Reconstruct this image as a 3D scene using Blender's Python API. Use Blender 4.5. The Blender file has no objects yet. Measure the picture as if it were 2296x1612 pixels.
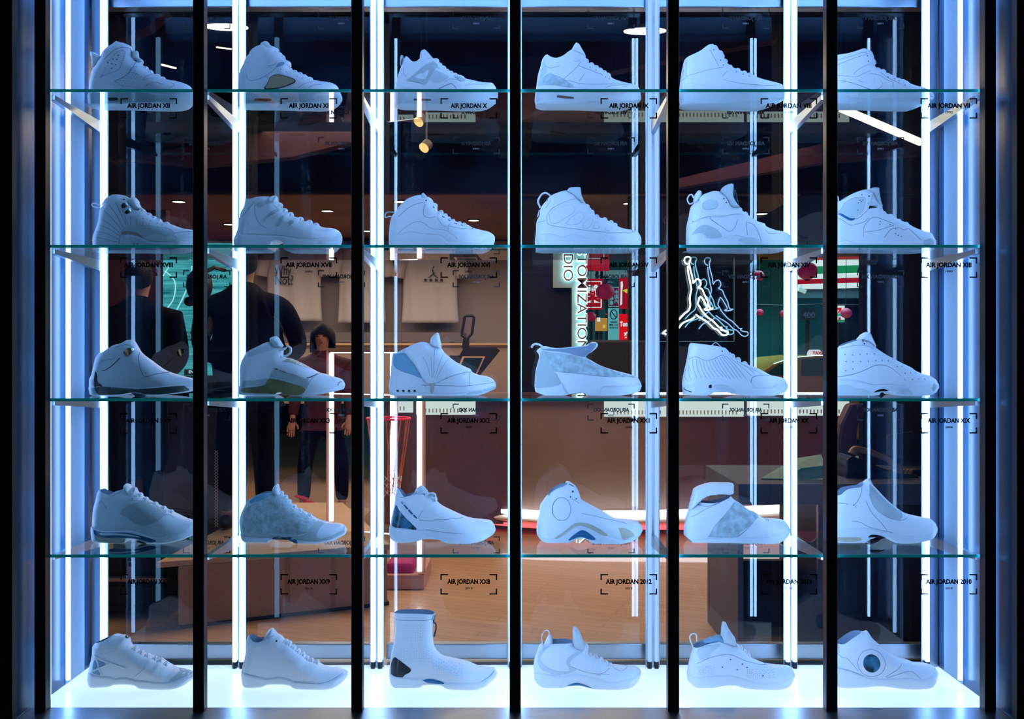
import bpy, math, random
import numpy as np
from mathutils import Vector, Matrix
from mathutils.geometry import delaunay_2d_cdt

random.seed(7)
SC = bpy.context.scene
COL = SC.collection
# ---------------------------------------------------------------- camera
F = 2184.0            # focal length in photo pixels (2296 wide)
CX, CY = 1148.0, 794.0
H = 1.40              # camera height above the shop floor
cam = bpy.data.cameras.new('camera')
cam.sensor_fit = 'HORIZONTAL'
cam.sensor_width = 36.0
cam.lens = 36.0 * F / 2296.0
cam.shift_y = -12.0 / 2296.0
cam.clip_end = 100
camo = bpy.data.objects.new('camera', cam)
COL.objects.link(camo)
camo.location = (0, 0, H)
camo.rotation_euler = (math.pi / 2, 0, 0)
SC.camera = camo
# ---------------------------------------------------------------- world, exposure
w = bpy.data.worlds.new('world')
SC.world = w
w.use_nodes = True
w.node_tree.nodes['Background'].inputs[0].default_value = (0.02, 0.035, 0.06, 1)
w.node_tree.nodes['Background'].inputs[1].default_value = 0.02
SC.view_settings.view_transform = 'Standard'
SC.view_settings.look = 'None'
SC.view_settings.gamma = 1
SC.view_settings.use_curve_mapping = False
SC.view_settings.exposure = 0.0
SC.cycles.transparent_max_bounces = 16
SC.cycles.max_bounces = 5
SC.cycles.glossy_bounces = 3
SC.cycles.diffuse_bounces = 2
SC.cycles.caustics_reflective = False
SC.cycles.caustics_refractive = False
SC.cycles.use_light_tree = False
SC.cycles.sample_clamp_indirect = 4.0
LED = (0.30, 0.54, 1.0)
LED_REAR = 13.0       # light tubes on the rear posts and side walls
LED_FRONT = 27.0      # strips on the back of the front mullions


def area(name, loc, size, power, color, rot=(0, 0, 0), spread=180):
    l = bpy.data.lights.new(name, 'AREA')
    l.shape = 'RECTANGLE'
    l.size, l.size_y = size
    l.energy = power
    l.color = color
    l.spread = math.radians(spread)
    o = bpy.data.objects.new(name, l)
    COL.objects.link(o)
    o.location = loc
    o.rotation_euler = rot
    return o


# shop lights: rows of ceiling lamps (warm), a cool wash on the right, the street
area('ceiling_lamp_light', (-0.6, 6.2, 3.0), (2.4, 1.6), 62, (1.0, 0.72, 0.48))
area('ceiling_lamp_light', (1.2, 6.6, 3.0), (2.0, 1.4), 34, (1.0, 0.66, 0.50))
area('ceiling_lamp_light', (-1.6, 9.6, 2.5), (3.4, 1.2), 40, (1.0, 0.80, 0.66))
area('ceiling_lamp_light', (0.5, 9.4, 2.5), (1.4, 1.2), 10, (1.0, 0.70, 0.50))
area('street_lamp_light', (3.6, 12.2, 3.2), (2.0, 2.0), 130, (0.45, 0.95, 1.0))

# ---------------------------------------------------------------- helpers


def P(px, py, D):
    return Vector(((px - CX) * D / F, D, H + (CY - py) * D / F))


def X(px, D):
    return (px - CX) * D / F


def Z(py, D):
    return H + (CY - py) * D / F


_m = {}


def mat(name, color, rough=0.5, metal=0.0, emit=None, strength=0.0, spec=0.5, bump=0.0, scale=60.0,
        mottle=0.0, coat=0.0, mscale=8.0):
    if name in _m:
        return _m[name]
    m = bpy.data.materials.new(name)
    m.use_nodes = True
    nt = m.node_tree
    b = nt.nodes['Principled BSDF']
    c = tuple(color) + (1,)
    b.inputs['Base Color'].default_value = c
    b.inputs['Roughness'].default_value = rough
    b.inputs['Metallic'].default_value = metal
    b.inputs['Specular IOR Level'].default_value = spec
    b.inputs['Coat Weight'].default_value = coat
    if emit:
        b.inputs['Emission Color'].default_value = tuple(emit) + (1,)
        b.inputs['Emission Strength'].default_value = strength
    if bump:
        tc = nt.nodes.new('ShaderNodeTexCoord')
        n = nt.nodes.new('ShaderNodeTexNoise')
        n.inputs['Scale'].default_value = scale
        n.inputs['Detail'].default_value = 3
        bp = nt.nodes.new('ShaderNodeBump')
        bp.inputs['Strength'].default_value = bump
        bp.inputs['Distance'].default_value = 0.002
        nt.links.new(tc.outputs['Object'], n.inputs['Vector'])
        nt.links.new(n.outputs['Fac'], bp.inputs['Height'])
        nt.links.new(bp.outputs['Normal'], b.inputs['Normal'])
    if mottle:
        tc = nt.nodes.new('ShaderNodeTexCoord')
        n = nt.nodes.new('ShaderNodeTexNoise')
        n.inputs['Scale'].default_value = mscale
        n.inputs['Detail'].default_value = 4
        r = nt.nodes.new('ShaderNodeMapRange')
        r.inputs['From Min'].default_value = 0.35
        r.inputs['From Max'].default_value = 0.65
        r.inputs['To Min'].default_value = 1 - mottle
        r.inputs['To Max'].default_value = 1
        mx = nt.nodes.new('ShaderNodeMix')
        mx.data_type = 'RGBA'
        mx.blend_type = 'MULTIPLY'
        mx.inputs['Factor'].default_value = 1
        mx.inputs['A'].default_value = c
        nt.links.new(tc.outputs['Object'], n.inputs['Vector'])
        nt.links.new(n.outputs['Fac'], r.inputs['Value'])
        nt.links.new(r.outputs['Result'], mx.inputs['B'])
        nt.links.new(mx.outputs['Result'], b.inputs['Base Color'])
    _m[name] = m
    return m


def emis(name, color, strength):
    if name in _m:
        return _m[name]
    m = bpy.data.materials.new(name)
    m.use_nodes = True
    nt = m.node_tree
    nt.nodes.clear()
    e = nt.nodes.new('ShaderNodeEmission')
    e.inputs[0].default_value = tuple(color) + (1,)
    e.inputs[1].default_value = strength
    o = nt.nodes.new('ShaderNodeOutputMaterial')
    nt.links.new(e.outputs[0], o.inputs[0])
    _m[name] = m
    return m


def glass(name, tint=(1, 1, 1), ior=1.5, haze=0.0, hcol=(0.8, 0.9, 1.0), hscale=3.0, gain=1.0):
    m = bpy.data.materials.new(name)
    m.use_nodes = True
    nt = m.node_tree
    nt.nodes.clear()
    t = nt.nodes.new('ShaderNodeBsdfTransparent')
    t.inputs[0].default_value = tuple(tint) + (1,)
    g = nt.nodes.new('ShaderNodeBsdfGlossy')
    g.inputs['Roughness'].default_value = 0.0
    g.inputs['Color'].default_value = (0.95, 1, 1, 1)
    fr = nt.nodes.new('ShaderNodeFresnel')
    fr.inputs['IOR'].default_value = ior
    geo = nt.nodes.new('ShaderNodeNewGeometry')
    mu = nt.nodes.new('ShaderNodeMath')
    mu.operation = 'MULTIPLY'
    mu.inputs[1].default_value = gain
    sub = nt.nodes.new('ShaderNodeMath')          # front faces only, so a pane mirrors once per side
    sub.operation = 'SUBTRACT'
    sub.inputs[0].default_value = 1.0
    m2 = nt.nodes.new('ShaderNodeMath')
    m2.operation = 'MULTIPLY'
    nt.links.new(geo.outputs['Backfacing'], sub.inputs[1])
    nt.links.new(fr.outputs[0], mu.inputs[0])
    nt.links.new(mu.outputs[0], m2.inputs[0])
    nt.links.new(sub.outputs[0], m2.inputs[1])
    mx = nt.nodes.new('ShaderNodeMixShader')
    nt.links.new(m2.outputs[0], mx.inputs[0])
    nt.links.new(t.outputs[0], mx.inputs[1])
    nt.links.new(g.outputs[0], mx.inputs[2])
    out = nt.nodes.new('ShaderNodeOutputMaterial')
    last = mx
    if haze:
        d = nt.nodes.new('ShaderNodeBsdfDiffuse')
        d.inputs[0].default_value = tuple(hcol) + (1,)
        tc = nt.nodes.new('ShaderNodeTexCoord')
        n = nt.nodes.new('ShaderNodeTexNoise')
        n.inputs['Scale'].default_value = hscale
        n.inputs['Detail'].default_value = 5
        r = nt.nodes.new('ShaderNodeMapRange')
        r.inputs['From Min'].default_value = 0.42
        r.inputs['From Max'].default_value = 0.75
        r.inputs['To Min'].default_value = haze * .12
        r.inputs['To Max'].default_value = haze
        nt.links.new(tc.outputs['Object'], n.inputs['Vector'])
        nt.links.new(n.outputs['Fac'], r.inputs['Value'])
        m3 = nt.nodes.new('ShaderNodeMixShader')
        nt.links.new(r.outputs['Result'], m3.inputs[0])
        nt.links.new(mx.outputs[0], m3.inputs[1])
        nt.links.new(d.outputs[0], m3.inputs[2])
        last = m3
    nt.links.new(last.outputs[0], out.inputs[0])
    _m[name] = m
    return m


def tag(o, label=None, cat=None, group=None, kind=None):
    if label:
        o['label'] = label
    if cat:
        o['category'] = cat
    if group:
        o['group'] = group
    if kind:
        o['kind'] = kind
    return o


def empty(name, loc=(0, 0, 0), label=None, cat=None, group=None):
    o = bpy.data.objects.new(name, None)
    o.empty_display_size = 0.05
    COL.objects.link(o)
    o.location = loc
    return tag(o, label, cat, group)


class MB:
    """collects faces in world space; build() links them as one mesh object"""

    def __init__(s):
        s.v, s.f = [], []

    def add(s, vs, fs):
        n = len(s.v)
        s.v += [tuple(v) for v in vs]
        s.f += [tuple(i + n for i in f) for f in fs]
        return s

    def box(s, x0, x1, y0, y1, z0, z1):
        vs = [(x, y, z) for x in (x0, x1) for y in (y0, y1) for z in (z0, z1)]
        return s.add(vs, [(0, 1, 3, 2), (4, 6, 7, 5), (0, 4, 5, 1), (2, 3, 7, 6), (0, 2, 6, 4), (1, 5, 7, 3)])

    def prism(s, pts, y0, y1):
        """polygon in x,z extruded from y0 to y1"""
        a = sum(pts[i][0] * pts[(i + 1) % len(pts)][1] - pts[(i + 1) % len(pts)][0] * pts[i][1] for i in range(len(pts)))
        if a < 0:
            pts = pts[::-1]
        n = len(pts)
        vs = [(p[0], y0, p[1]) for p in pts] + [(p[0], y1, p[1]) for p in pts]
        fs = [tuple(range(n)), tuple(range(2 * n - 1, n - 1, -1))]
        fs += [(i, i + n, (i + 1) % n + n, (i + 1) % n) for i in range(n)]
        return s.add(vs, fs)

    def bar(s, a, b, w, h=None):
        a, b = Vector(a), Vector(b)
        d = (b - a).normalized()
        up = Vector((0, 0, 1)) if abs(d.z) < 0.9 else Vector((0, 1, 0))
        u = d.cross(up).normalized() * w / 2
        v = u.cross(d).normalized() * (h or w) / 2
        vs = [p + q for p in (a, b) for q in (-u - v, u - v, u + v, -u + v)]
        return s.add(vs, [(3, 2, 1, 0), (4, 5, 6, 7), (0, 1, 5, 4), (1, 2, 6, 5), (2, 3, 7, 6), (3, 0, 4, 7)])

    def tube(s, pts, r, n=8, closed=False):
        pts = [Vector(p) for p in pts]
        rings = []
        m = len(pts)
        ref = None
        for i, p in enumerate(pts):
            if closed:
                d = pts[(i + 1) % m] - pts[i - 1]
            else:
                d = pts[min(i + 1, m - 1)] - pts[max(i - 1, 0)]
            if d.length < 1e-9:
                d = Vector((0, 0, 1))
            d.normalize()
            if ref is None:
                ref = Vector((0, 1, 0)) if abs(d.y) < 0.9 else Vector((1, 0, 0))
            u = d.cross(ref)
            if u.length < 1e-6:
                u = d.cross(Vector((1, 0, 0.3)))
            u.normalize()
            v = d.cross(u).normalized()
            ref = -v.cross(d) if False else ref
            rr = r[i] if isinstance(r, (list, tuple)) else r
            rings.append([p + u * rr * math.cos(2 * math.pi * k / n) + v * rr * math.sin(2 * math.pi * k / n) for k in range(n)])
        vs = [q for ring in rings for q in ring]
        fs = []
        for i in range(m if closed else m - 1):
            j = (i + 1) % m
            fs += [(i * n + k, i * n + (k + 1) % n, j * n + (k + 1) % n, j * n + k) for k in range(n)]
        if not closed:
            fs += [tuple(range(n - 1, -1, -1)), tuple((m - 1) * n + k for k in range(n))]
        return s.add(vs, fs)

    def cyl(s, c, r, h, n=24, axis='z', r2=None):
        c = Vector(c)
        ax = {'x': Vector((1, 0, 0)), 'y': Vector((0, 1, 0)), 'z': Vector((0, 0, 1))}[axis] if isinstance(axis, str) else Vector(axis).normalized()
        u = ax.cross(Vector((0.3, 1, 0.2))).normalized()
        v = ax.cross(u)
        r2 = r if r2 is None else r2
        vs = [c + (u * math.cos(2 * math.pi * k / n) + v * math.sin(2 * math.pi * k / n)) * r for k in range(n)]
        vs += [c + ax * h + (u * math.cos(2 * math.pi * k / n) + v * math.sin(2 * math.pi * k / n)) * r2 for k in range(n)]
        fs = [tuple(range(n - 1, -1, -1)), tuple(range(n, 2 * n))]
        fs += [(k, (k + 1) % n, (k + 1) % n + n, k + n) for k in range(n)]
        return s.add(vs, fs)

    def sphere(s, c, rx, ry, rz, n=16, m=10, rib=0.0):
        vs, fs = [], []
        for i in range(m + 1):
            t = math.pi * i / m
            for k in range(n):
                a = 2 * math.pi * k / n
                q = 1 - rib * (k % 2)
                vs.append((c[0] + rx * q * math.sin(t) * math.cos(a), c[1] + ry * q * math.sin(t) * math.sin(a), c[2] - rz * math.cos(t)))
        for i in range(m):
            fs += [(i * n + k, i * n + (k + 1) % n, (i + 1) * n + (k + 1) % n, (i + 1) * n + k) for k in range(n)]
        return s.add(vs, fs)

    def build(s, name, m, parent=None, smooth=False, bevel=0.0):
        if parent is not None:
            off = parent.matrix_world.translation if parent.parent is None else _wloc(parent)
        elif s.v:
            a = np.array(s.v)
            off = Vector(((a[:, 0].min() + a[:, 0].max()) / 2, (a[:, 1].min() + a[:, 1].max()) / 2, a[:, 2].min()))
        else:
            off = Vector((0, 0, 0))
        if parent is not None and parent.parent is None:
            off = Vector(parent.location)
        me = bpy.data.meshes.new(name)
        me.from_pydata([(v[0] - off[0], v[1] - off[1], v[2] - off[2]) for v in s.v], [], s.f)
        me.update()
        if smooth:
            me.polygons.foreach_set('use_smooth', [True] * len(me.polygons))
        if isinstance(m, (list, tuple)):
            for q in m:
                me.materials.append(q)
        else:
            me.materials.append(m)
        o = bpy.data.objects.new(name, me)
        COL.objects.link(o)
        if parent is not None:
            o.parent = parent
        else:
            o.location = off
        if bevel:
            b = o.modifiers.new('bevel', 'BEVEL')
            b.width = bevel
            b.segments = 2
            b.limit_method = 'ANGLE'
        return o


def _wloc(o):
    v = Vector((0, 0, 0))
    while o is not None:
        v += Vector(o.location)
        o = o.parent
    return v


_dg = None


def text_mesh(body, size, bold=0.0, extrude=0.0005, mirror=False, width=None, rot=0.0, serif=False):
    """vertices (x, z) plane text centred on 0, returned as an MB facing -y"""
    cu = bpy.data.curves.new('lettering', 'FONT')
    cu.body = body
    cu.size = size
    cu.align_x = 'CENTER'
    cu.align_y = 'CENTER'
    cu.offset = bold
    cu.extrude = extrude
    cu.resolution_u = 4
    o = bpy.data.objects.new('lettering', cu)
    COL.objects.link(o)
    bpy.context.view_layer.update()
    dg = bpy.context.evaluated_depsgraph_get()
    me = bpy.data.meshes.new_from_object(o.evaluated_get(dg))
    bpy.data.objects.remove(o)
    bpy.data.curves.remove(cu)
    vs = [Vector(v.co) for v in me.vertices]
    fs = [tuple(p.vertices) for p in me.polygons]
    bpy.data.meshes.remove(me)
    if not vs:
        return MB()
    xs = [v.x for v in vs]
    k = 1.0
    if width:
        k = width / max(1e-6, max(xs) - min(xs))
    c, s_ = math.cos(rot), math.sin(rot)
    out = []
    for v in vs:
        x, y = v.x * k, v.y
        if mirror:
            x = -x
        x, y = x * c - y * s_, x * s_ + y * c
        out.append((x, -v.z, y))
    if mirror:
        fs = [f[::-1] for f in fs]
    b = MB()
    b.v, b.f = out, fs
    return b


def moved(mb, loc):
    mb.v = [(v[0] + loc[0], v[1] + loc[1], v[2] + loc[2]) for v in mb.v]
    return mb
# ================================================================ shoes
DS = 2.82             # distance of the shoes' middle plane from the camera
DN = 2.775            # distance of their near side
MM = DS / F / 8.0     # one unit of the tracing sheets (1/8 photo pixel) in metres at the shoes

SHELF = {1: H + 0.7142, 2: H + 0.2946, 3: H - 0.1190, 4: H - 0.5399, 5: H - 0.9550}

M_white = mat('white_leather', (0.80, 0.83, 0.88), 0.50, bump=0.25, scale=220)
M_gloss = mat('patent_leather', (0.80, 0.83, 0.90), 0.16, coat=0.6)
M_sole = mat('white_rubber', (0.76, 0.80, 0.86), 0.42)
M_mesh = mat('grey_mesh', (0.50, 0.58, 0.60), 0.75, bump=0.8, scale=500)
M_mesh2 = mat('pale_mesh', (0.62, 0.70, 0.74), 0.7, bump=0.8, scale=420)
M_bluemesh = mat('blue_mesh', (0.20, 0.42, 0.58), 0.7, bump=0.6, scale=500)
M_beige = mat('beige_rubber', (0.50, 0.47, 0.36), 0.45)
M_tan = mat('tan_mesh', (0.46, 0.33, 0.20), 0.7, bump=0.7, scale=500)
M_amber = mat('amber_plastic', (0.30, 0.27, 0.13), 0.25, mottle=0.5, mscale=14)
M_rose = mat('rose_foil', (0.50, 0.30, 0.26), 0.35)
M_dark = mat('black_rubber', (0.012, 0.016, 0.022), 0.35)
M_smoke = mat('smoked_rubber', (0.07, 0.085, 0.085), 0.3)
M_steelblue = mat('blue_shank', (0.03, 0.14, 0.30), 0.25)
M_camo = mat('marbled_blue', (0.05, 0.20, 0.32), 0.3, mottle=0.95, mscale=45)
M_chrome = mat('chrome', (0.75, 0.8, 0.8), 0.15, 1.0)
M_lace = mat('white_lace', (0.82, 0.84, 0.88), 0.8, bump=0.5, scale=700)
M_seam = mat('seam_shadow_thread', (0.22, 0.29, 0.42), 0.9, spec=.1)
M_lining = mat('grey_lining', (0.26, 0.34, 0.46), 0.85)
M_fabric = mat('lace_textile', (0.55, 0.68, 0.72), 0.8, bump=1.0, scale=150, mottle=0.35, mscale=60)
MATS = dict(white=M_white, gloss=M_gloss, mesh=M_mesh, mesh2=M_mesh2, bluemesh=M_bluemesh, beige=M_beige, tan=M_tan,
            amber=M_amber, rose=M_rose, dark=M_dark, smoke=M_smoke, blue=M_steelblue, camo=M_camo, chrome=M_chrome,
            lining=M_lining, fabric=M_fabric, lace=M_lace, seam=M_seam, sole=M_sole)


def pts(s):
    return [tuple(float(q) for q in p.split(',')) for p in s.split()]


def ell(cx, cy, rx, ry, n=28):
    return ' '.join('%.0f,%.0f' % (cx + rx * math.cos(2 * math.pi * k / n), cy + ry * math.sin(2 * math.pi * k / n)) for k in range(n))


def resample(p, step, closed=False):
    p = np.array(p, float)
    if closed:
        p = np.vstack([p, p[:1]])
    seg = np.hypot(*(p[1:] - p[:-1]).T)
    keep = np.concatenate([[True], seg > 1e-9])
    p = p[keep]
    d = np.concatenate([[0], np.cumsum(np.hypot(*(p[1:] - p[:-1]).T))])
    n = max(2, int(round(d[-1] / step)) + 1)
    t = np.linspace(0, d[-1], n)
    q = np.stack([np.interp(t, d, p[:, 0]), np.interp(t, d, p[:, 1])], 1)
    return q[:-1] if closed else q


def smooth(p, k=6):
    """Catmull-Rom through the points"""
    p = [np.array(q, float) for q in p]
    if len(p) < 3:
        return np.array(p)
    e = [2 * p[0] - p[1]] + p + [2 * p[-1] - p[-2]]
    out = []
    for i in range(1, len(e) - 2):
        a, b, c, d = e[i - 1], e[i], e[i + 1], e[i + 2]
        for j in range(k):
            t = j / k
            out.append(0.5 * ((2 * b) + (c - a) * t + (2 * a - 5 * b + 4 * c - d) * t * t + (3 * b - a - 3 * c + d) * t ** 3))
    out.append(p[-1])
    return np.array(out)


def pdist(q, line):
    a, b = line[:-1], line[1:]
    ab = b - a
    L = np.maximum((ab ** 2).sum(1), 1e-14)
    t = np.clip(((q[:, None, :] - a[None]) * ab[None]).sum(2) / L[None], 0, 1)
    c = a[None] + t[..., None] * ab[None]
    return np.sqrt(((q[:, None, :] - c) ** 2).sum(2)).min(1)


def inside(q, poly):
    x, y = q[:, 0][:, None], q[:, 1][:, None]
    a = np.asarray(poly)
    b = np.roll(a, -1, 0)
    c = (a[:, 1][None] > y) != (b[:, 1][None] > y)
    dy = b[:, 1] - a[:, 1]
    dy = np.where(dy == 0, 1e-12, dy)
    xx = (b[:, 0] - a[:, 0])[None] * (y - a[:, 1][None]) / dy[None] + a[:, 0][None]
    return (c & (x < xx)).sum(1) % 2 == 1


def dome(t):
    t = np.clip(t, 0, 1)
    return np.sqrt(np.maximum(0, 1 - (1 - t) ** 2))


def cdt(poly, lines=(), step=0.0034):
    """triangulates a polygon with an even inner grid; returns points, triangles"""
    poly = np.asarray(poly)
    lo, hi = poly.min(0), poly.max(0)
    gx = np.arange(lo[0] + step / 2, hi[0], step)
    gz = np.arange(lo[1] + step / 2, hi[1], step * 0.87)
    g = np.array([(x + (step / 2 if j % 2 else 0), z) for j, z in enumerate(gz) for x in gx])
    if len(g):
        g = g[inside(g, poly)]
    if len(g):
        loop = np.vstack([poly, poly[:1]])
        g = g[pdist(g, loop) > step * 0.45]
        for l in lines:
            if len(g):
                g = g[pdist(g, l) > step * 0.45]
    vs = [Vector((p[0] * 100, p[1] * 100)) for p in poly]
    n = len(vs)
    ed = [(i, (i + 1) % n) for i in range(n)]
    for l in lines:
        k = len(vs)
        vs += [Vector((p[0] * 100, p[1] * 100)) for p in l]
        ed += [(k + i, k + i + 1) for i in range(len(l) - 1)]
    vs += [Vector((p[0] * 100, p[1] * 100)) for p in g]
    r = delaunay_2d_cdt(vs, ed, [], 0, 1e-5)
    q = np.array([(v.x / 100, v.y / 100) for v in r[0]])
    t = [tuple(f) for f in r[2] if len(f) == 3]
    c = q[np.array(t)].mean(1)
    ok = inside(c, poly)
    return q, [f for f, k in zip(t, ok) if k]


def orient(q, t):
    out = []
    for f in t:
        a, b, c = q[f[0]], q[f[1]], q[f[2]]
        s = (b[0] - a[0]) * (c[1] - a[1]) - (b[1] - a[1]) * (c[0] - a[0])
        out.append(f if s > 0 else f[::-1])
    return out


class Shoe:
    def __init__(s, row, ox, oy, label, b, c, f, so, B, sole_mat=None, upper_mat=None, wide=1.0, bucket=0.045):
        s.row, s.ox, s.oy = row, ox, oy
        s.base = SHELF[row] + 0.0006
        mid = lambda q: s.m(q, DS)
        b_, c_, f_ = [np.array([mid(p) for p in pts(t)]) for t in (b, c, f)]
        so_ = np.array([s.m(p, DN) for p in pts(so)])
        lifts = np.array([(mid((p[0], 0))[0], p[1] * MM) for p in pts(B)])
        lift = lambda x: np.interp(x, lifts[:, 0], lifts[:, 1])
        b_ = np.array([p for p in b_ if p[1] > lift(p[0]) + 0.004])
        f_ = np.array([p for p in f_ if p[1] > lift(p[0]) + 0.004])
        x0, x1 = b_[0, 0] + 0.002, f_[-1, 0] - 0.004
        b_ = np.vstack([[(x0, lift(x0))], b_])
        f_ = np.vstack([f_, [(x1, lift(x1))]])
        st = 0.0034
        s.b = resample(smooth(b_), st)
        s.c = resample(smooth(c_), st)
        s.f = resample(smooth(f_), st)
        mids = lifts[(lifts[:, 0] > x0 + 0.003) & (lifts[:, 0] < x1 - 0.003)]
        s.bot = resample(smooth(np.vstack([s.b[:1], mids, s.f[-1:]])), st)
        s.bot[:, 1] = np.maximum(s.bot[:, 1], 0)
        s.s = resample(smooth(so_), st)
        s.poly = np.vstack([s.b, s.c[1:], s.f[1:], s.bot[::-1][1:-1]])
        s.xmin, s.xmax = s.poly[:, 0].min(), s.poly[:, 0].max()
        s.wide = wide
        s.nc = [s.b, s.f]
        cxm = (s.xmin + s.xmax) / 2
        s.root = empty('sneaker', (cxm, DS, s.base), label, 'sneaker', 'white sneakers on the display shelves')
        s.o = s.root.location.copy()
        s.body(sole_mat or M_sole, upper_mat or M_white, bucket)

    def m(s, q, D):
        px, py = s.ox + q[0] / 8.0, s.oy + q[1] / 8.0
        return ((px - CX) * D / F, H + (CY - py) * D / F - s.base)

    def W(s, x, z):
        u = (x - s.xmin) / (s.xmax - s.xmin)
        p = np.interp(u, [0, .08, .25, .4, .6, .75, .88, 1], [.033, .036, .037, .039, .048, .052, .049, .042])
        h = np.clip((z - 0.03) / 0.14, 0, 1)
        return p * (1 - 0.30 * h * h * (3 - 2 * h)) * s.wide

    def y(s, q):
        q = np.asarray(q, float)
        u = np.clip((q[:, 0] - s.xmin) / (s.xmax - s.xmin), 0, 1)
        R = np.interp(u, [0, .55, .8, 1], [.030, .030, .040, .048])
        d = np.minimum(pdist(q, s.b), pdist(q, s.f))
        y = s.W(q[:, 0], q[:, 1]) * dome(d / R)
        dc = pdist(q, s.c)
        return y * (1 - 0.10 * (1 - np.clip(dc / 0.010, 0, 1)) ** 2)

    def mk(s, name, v, f, m, parent=None, smoothed=True, weld=False):
        mb = MB()
        mb.v = [(p[0], p[1], p[2]) for p in v]
        mb.f = list(f)
        me = bpy.data.meshes.new(name)
        o_ = s.o
        me.from_pydata([(p[0] - o_[0], p[1], p[2]) for p in v], [], mb.f)
        me.materials.append(m)
        if weld:
            import bmesh
            bm = bmesh.new()
            bm.from_mesh(me)
            bmesh.ops.remove_doubles(bm, verts=bm.verts, dist=0.0004)
            bm.to_mesh(me)
            bm.free()
        me.update()
        if smoothed:
            me.polygons.foreach_set('use_smooth', [True] * len(me.polygons))
        ob = bpy.data.objects.new(name, me)
        COL.objects.link(ob)
        ob.parent = parent or s.root
        return ob

    def body(s, ms, mu, bucket):
        q, t = cdt(s.poly, [s.s])
        y = s.y(q)
        t = orient(q, t)
        cen = q[np.array(t)].mean(1)
        zs = np.interp(cen[:, 0], s.s[:, 0], s.s[:, 1])
        low = cen[:, 1] < zs
        ds = pdist(q, s.s)
        zq = np.interp(q[:, 0], s.s[:, 0], s.s[:, 1])
        bulge = np.where(q[:, 1] < zq, 0.0035 * dome(ds / 0.005), 0) * np.clip(y / 0.008, 0, 1)
        db = pdist(q, s.bot)
        und = 0.003 * (1 - np.clip(db / 0.005, 0, 1)) ** 2 * np.clip(y / 0.008, 0, 1)
        ysole = y + bulge - und
        n = len(q)

        def sheet(sel, yy, cap):
            v = [(q[i, 0], -yy[i], q[i, 1]) for i in range(n)] + [(q[i, 0], yy[i], q[i, 1]) for i in range(n)]
            f = []
            for k, tri in enumerate(t):
                if sel[k]:
                    f.append(tri)
                    f.append(tuple(i + n for i in tri[::-1]))
            v += cap[0]
            f += [tuple(i + 2 * n for i in g) for g in cap[1]]
            used = sorted({i for g in f for i in g})
            mp = {a: b for b, a in enumerate(used)}
            return [v[i] for i in used], [tuple(mp[i] for i in g) for g in f]

        yb = s.y(s.bot)
        yb = yb + 0.0035 * np.clip(yb / 0.008, 0, 1) * dome(pdist(s.bot, s.s) / 0.005) - 0.003 * np.clip(yb / 0.008, 0, 1)
        cv, cf = [], []
        for i, p in enumerate(s.bot):
            cv += [(p[0], -yb[i], p[1]), (p[0], 0, p[1]), (p[0], yb[i], p[1])]
            if i:
                a = (i - 1) * 3
                cf += [(a, a + 1, a + 4, a + 3), (a + 1, a + 2, a + 5, a + 4)]
        v, f = sheet(low, ysole, (cv, cf))
        s.mk('sole', v, f, ms, weld=True)
        v, f = sheet(~low, y, ([], []))
        s.mk('upper', v, f, mu, weld=True)
        # inside of the ankle opening
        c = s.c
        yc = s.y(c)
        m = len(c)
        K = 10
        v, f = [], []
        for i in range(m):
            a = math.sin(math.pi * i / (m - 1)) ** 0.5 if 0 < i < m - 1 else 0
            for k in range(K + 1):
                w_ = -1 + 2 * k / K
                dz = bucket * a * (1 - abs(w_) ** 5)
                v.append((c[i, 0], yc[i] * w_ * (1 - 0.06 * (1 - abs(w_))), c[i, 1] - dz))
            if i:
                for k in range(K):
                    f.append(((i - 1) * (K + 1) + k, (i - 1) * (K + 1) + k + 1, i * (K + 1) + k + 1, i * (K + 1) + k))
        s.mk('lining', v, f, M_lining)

    # raised or inlaid piece on both sides
    def panel(s, name, mname, poly, h=0.0011, raw=False):
        p = np.array([s.m(a, DN + 0.004) for a in pts(poly)])
        p = resample(smooth(np.vstack([p, p[:1]])) if not raw else np.vstack([p, p[:1]]), 0.003)[:-1]
        ok = inside(p, s.poly)
        if not ok.all():                      # keep the piece inside the shoe's outline
            c = p[ok].mean(0)
            for i in np.where(~ok)[0]:
                for k in range(40):
                    p[i] = p[i] + (c - p[i]) * 0.04
                    if inside(p[i:i + 1], s.poly)[0]:
                        break
        q, t = cdt(p, step=0.0042)
        t = orient(q, t)
        y = s.y(q) + s.sole_extra(q) + h
        n = len(q)
        v = [(q[i, 0], -y[i], q[i, 1]) for i in range(n)] + [(q[i, 0], y[i], q[i, 1]) for i in range(n)]
        f = []
        for g in t:
            f += [g, tuple(i + n for i in g[::-1])]
        yp = s.y(p) + s.sole_extra(p)
        m = len(p)
        for sg in (-1, 1):
            k = len(v)
            for i in range(m):
                v += [(p[i, 0], sg * (yp[i] + h), p[i, 1]), (p[i, 0], sg * max(0, yp[i] - 0.002), p[i, 1])]
            for i in range(m):
                a, b = k + 2 * i, k + 2 * ((i + 1) % m)
                f.append((a, b, b + 1, a + 1) if sg > 0 else (a, a + 1, b + 1, b))
        return s.mk(name, v, f, MATS[mname])

    def sole_extra(s, q):
        zq = np.interp(q[:, 0], s.s[:, 0], s.s[:, 1])
        return np.where(q[:, 1] < zq, 0.0035, 0) * np.clip((zq - q[:, 1]) / 0.004, 0, 1)

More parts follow.
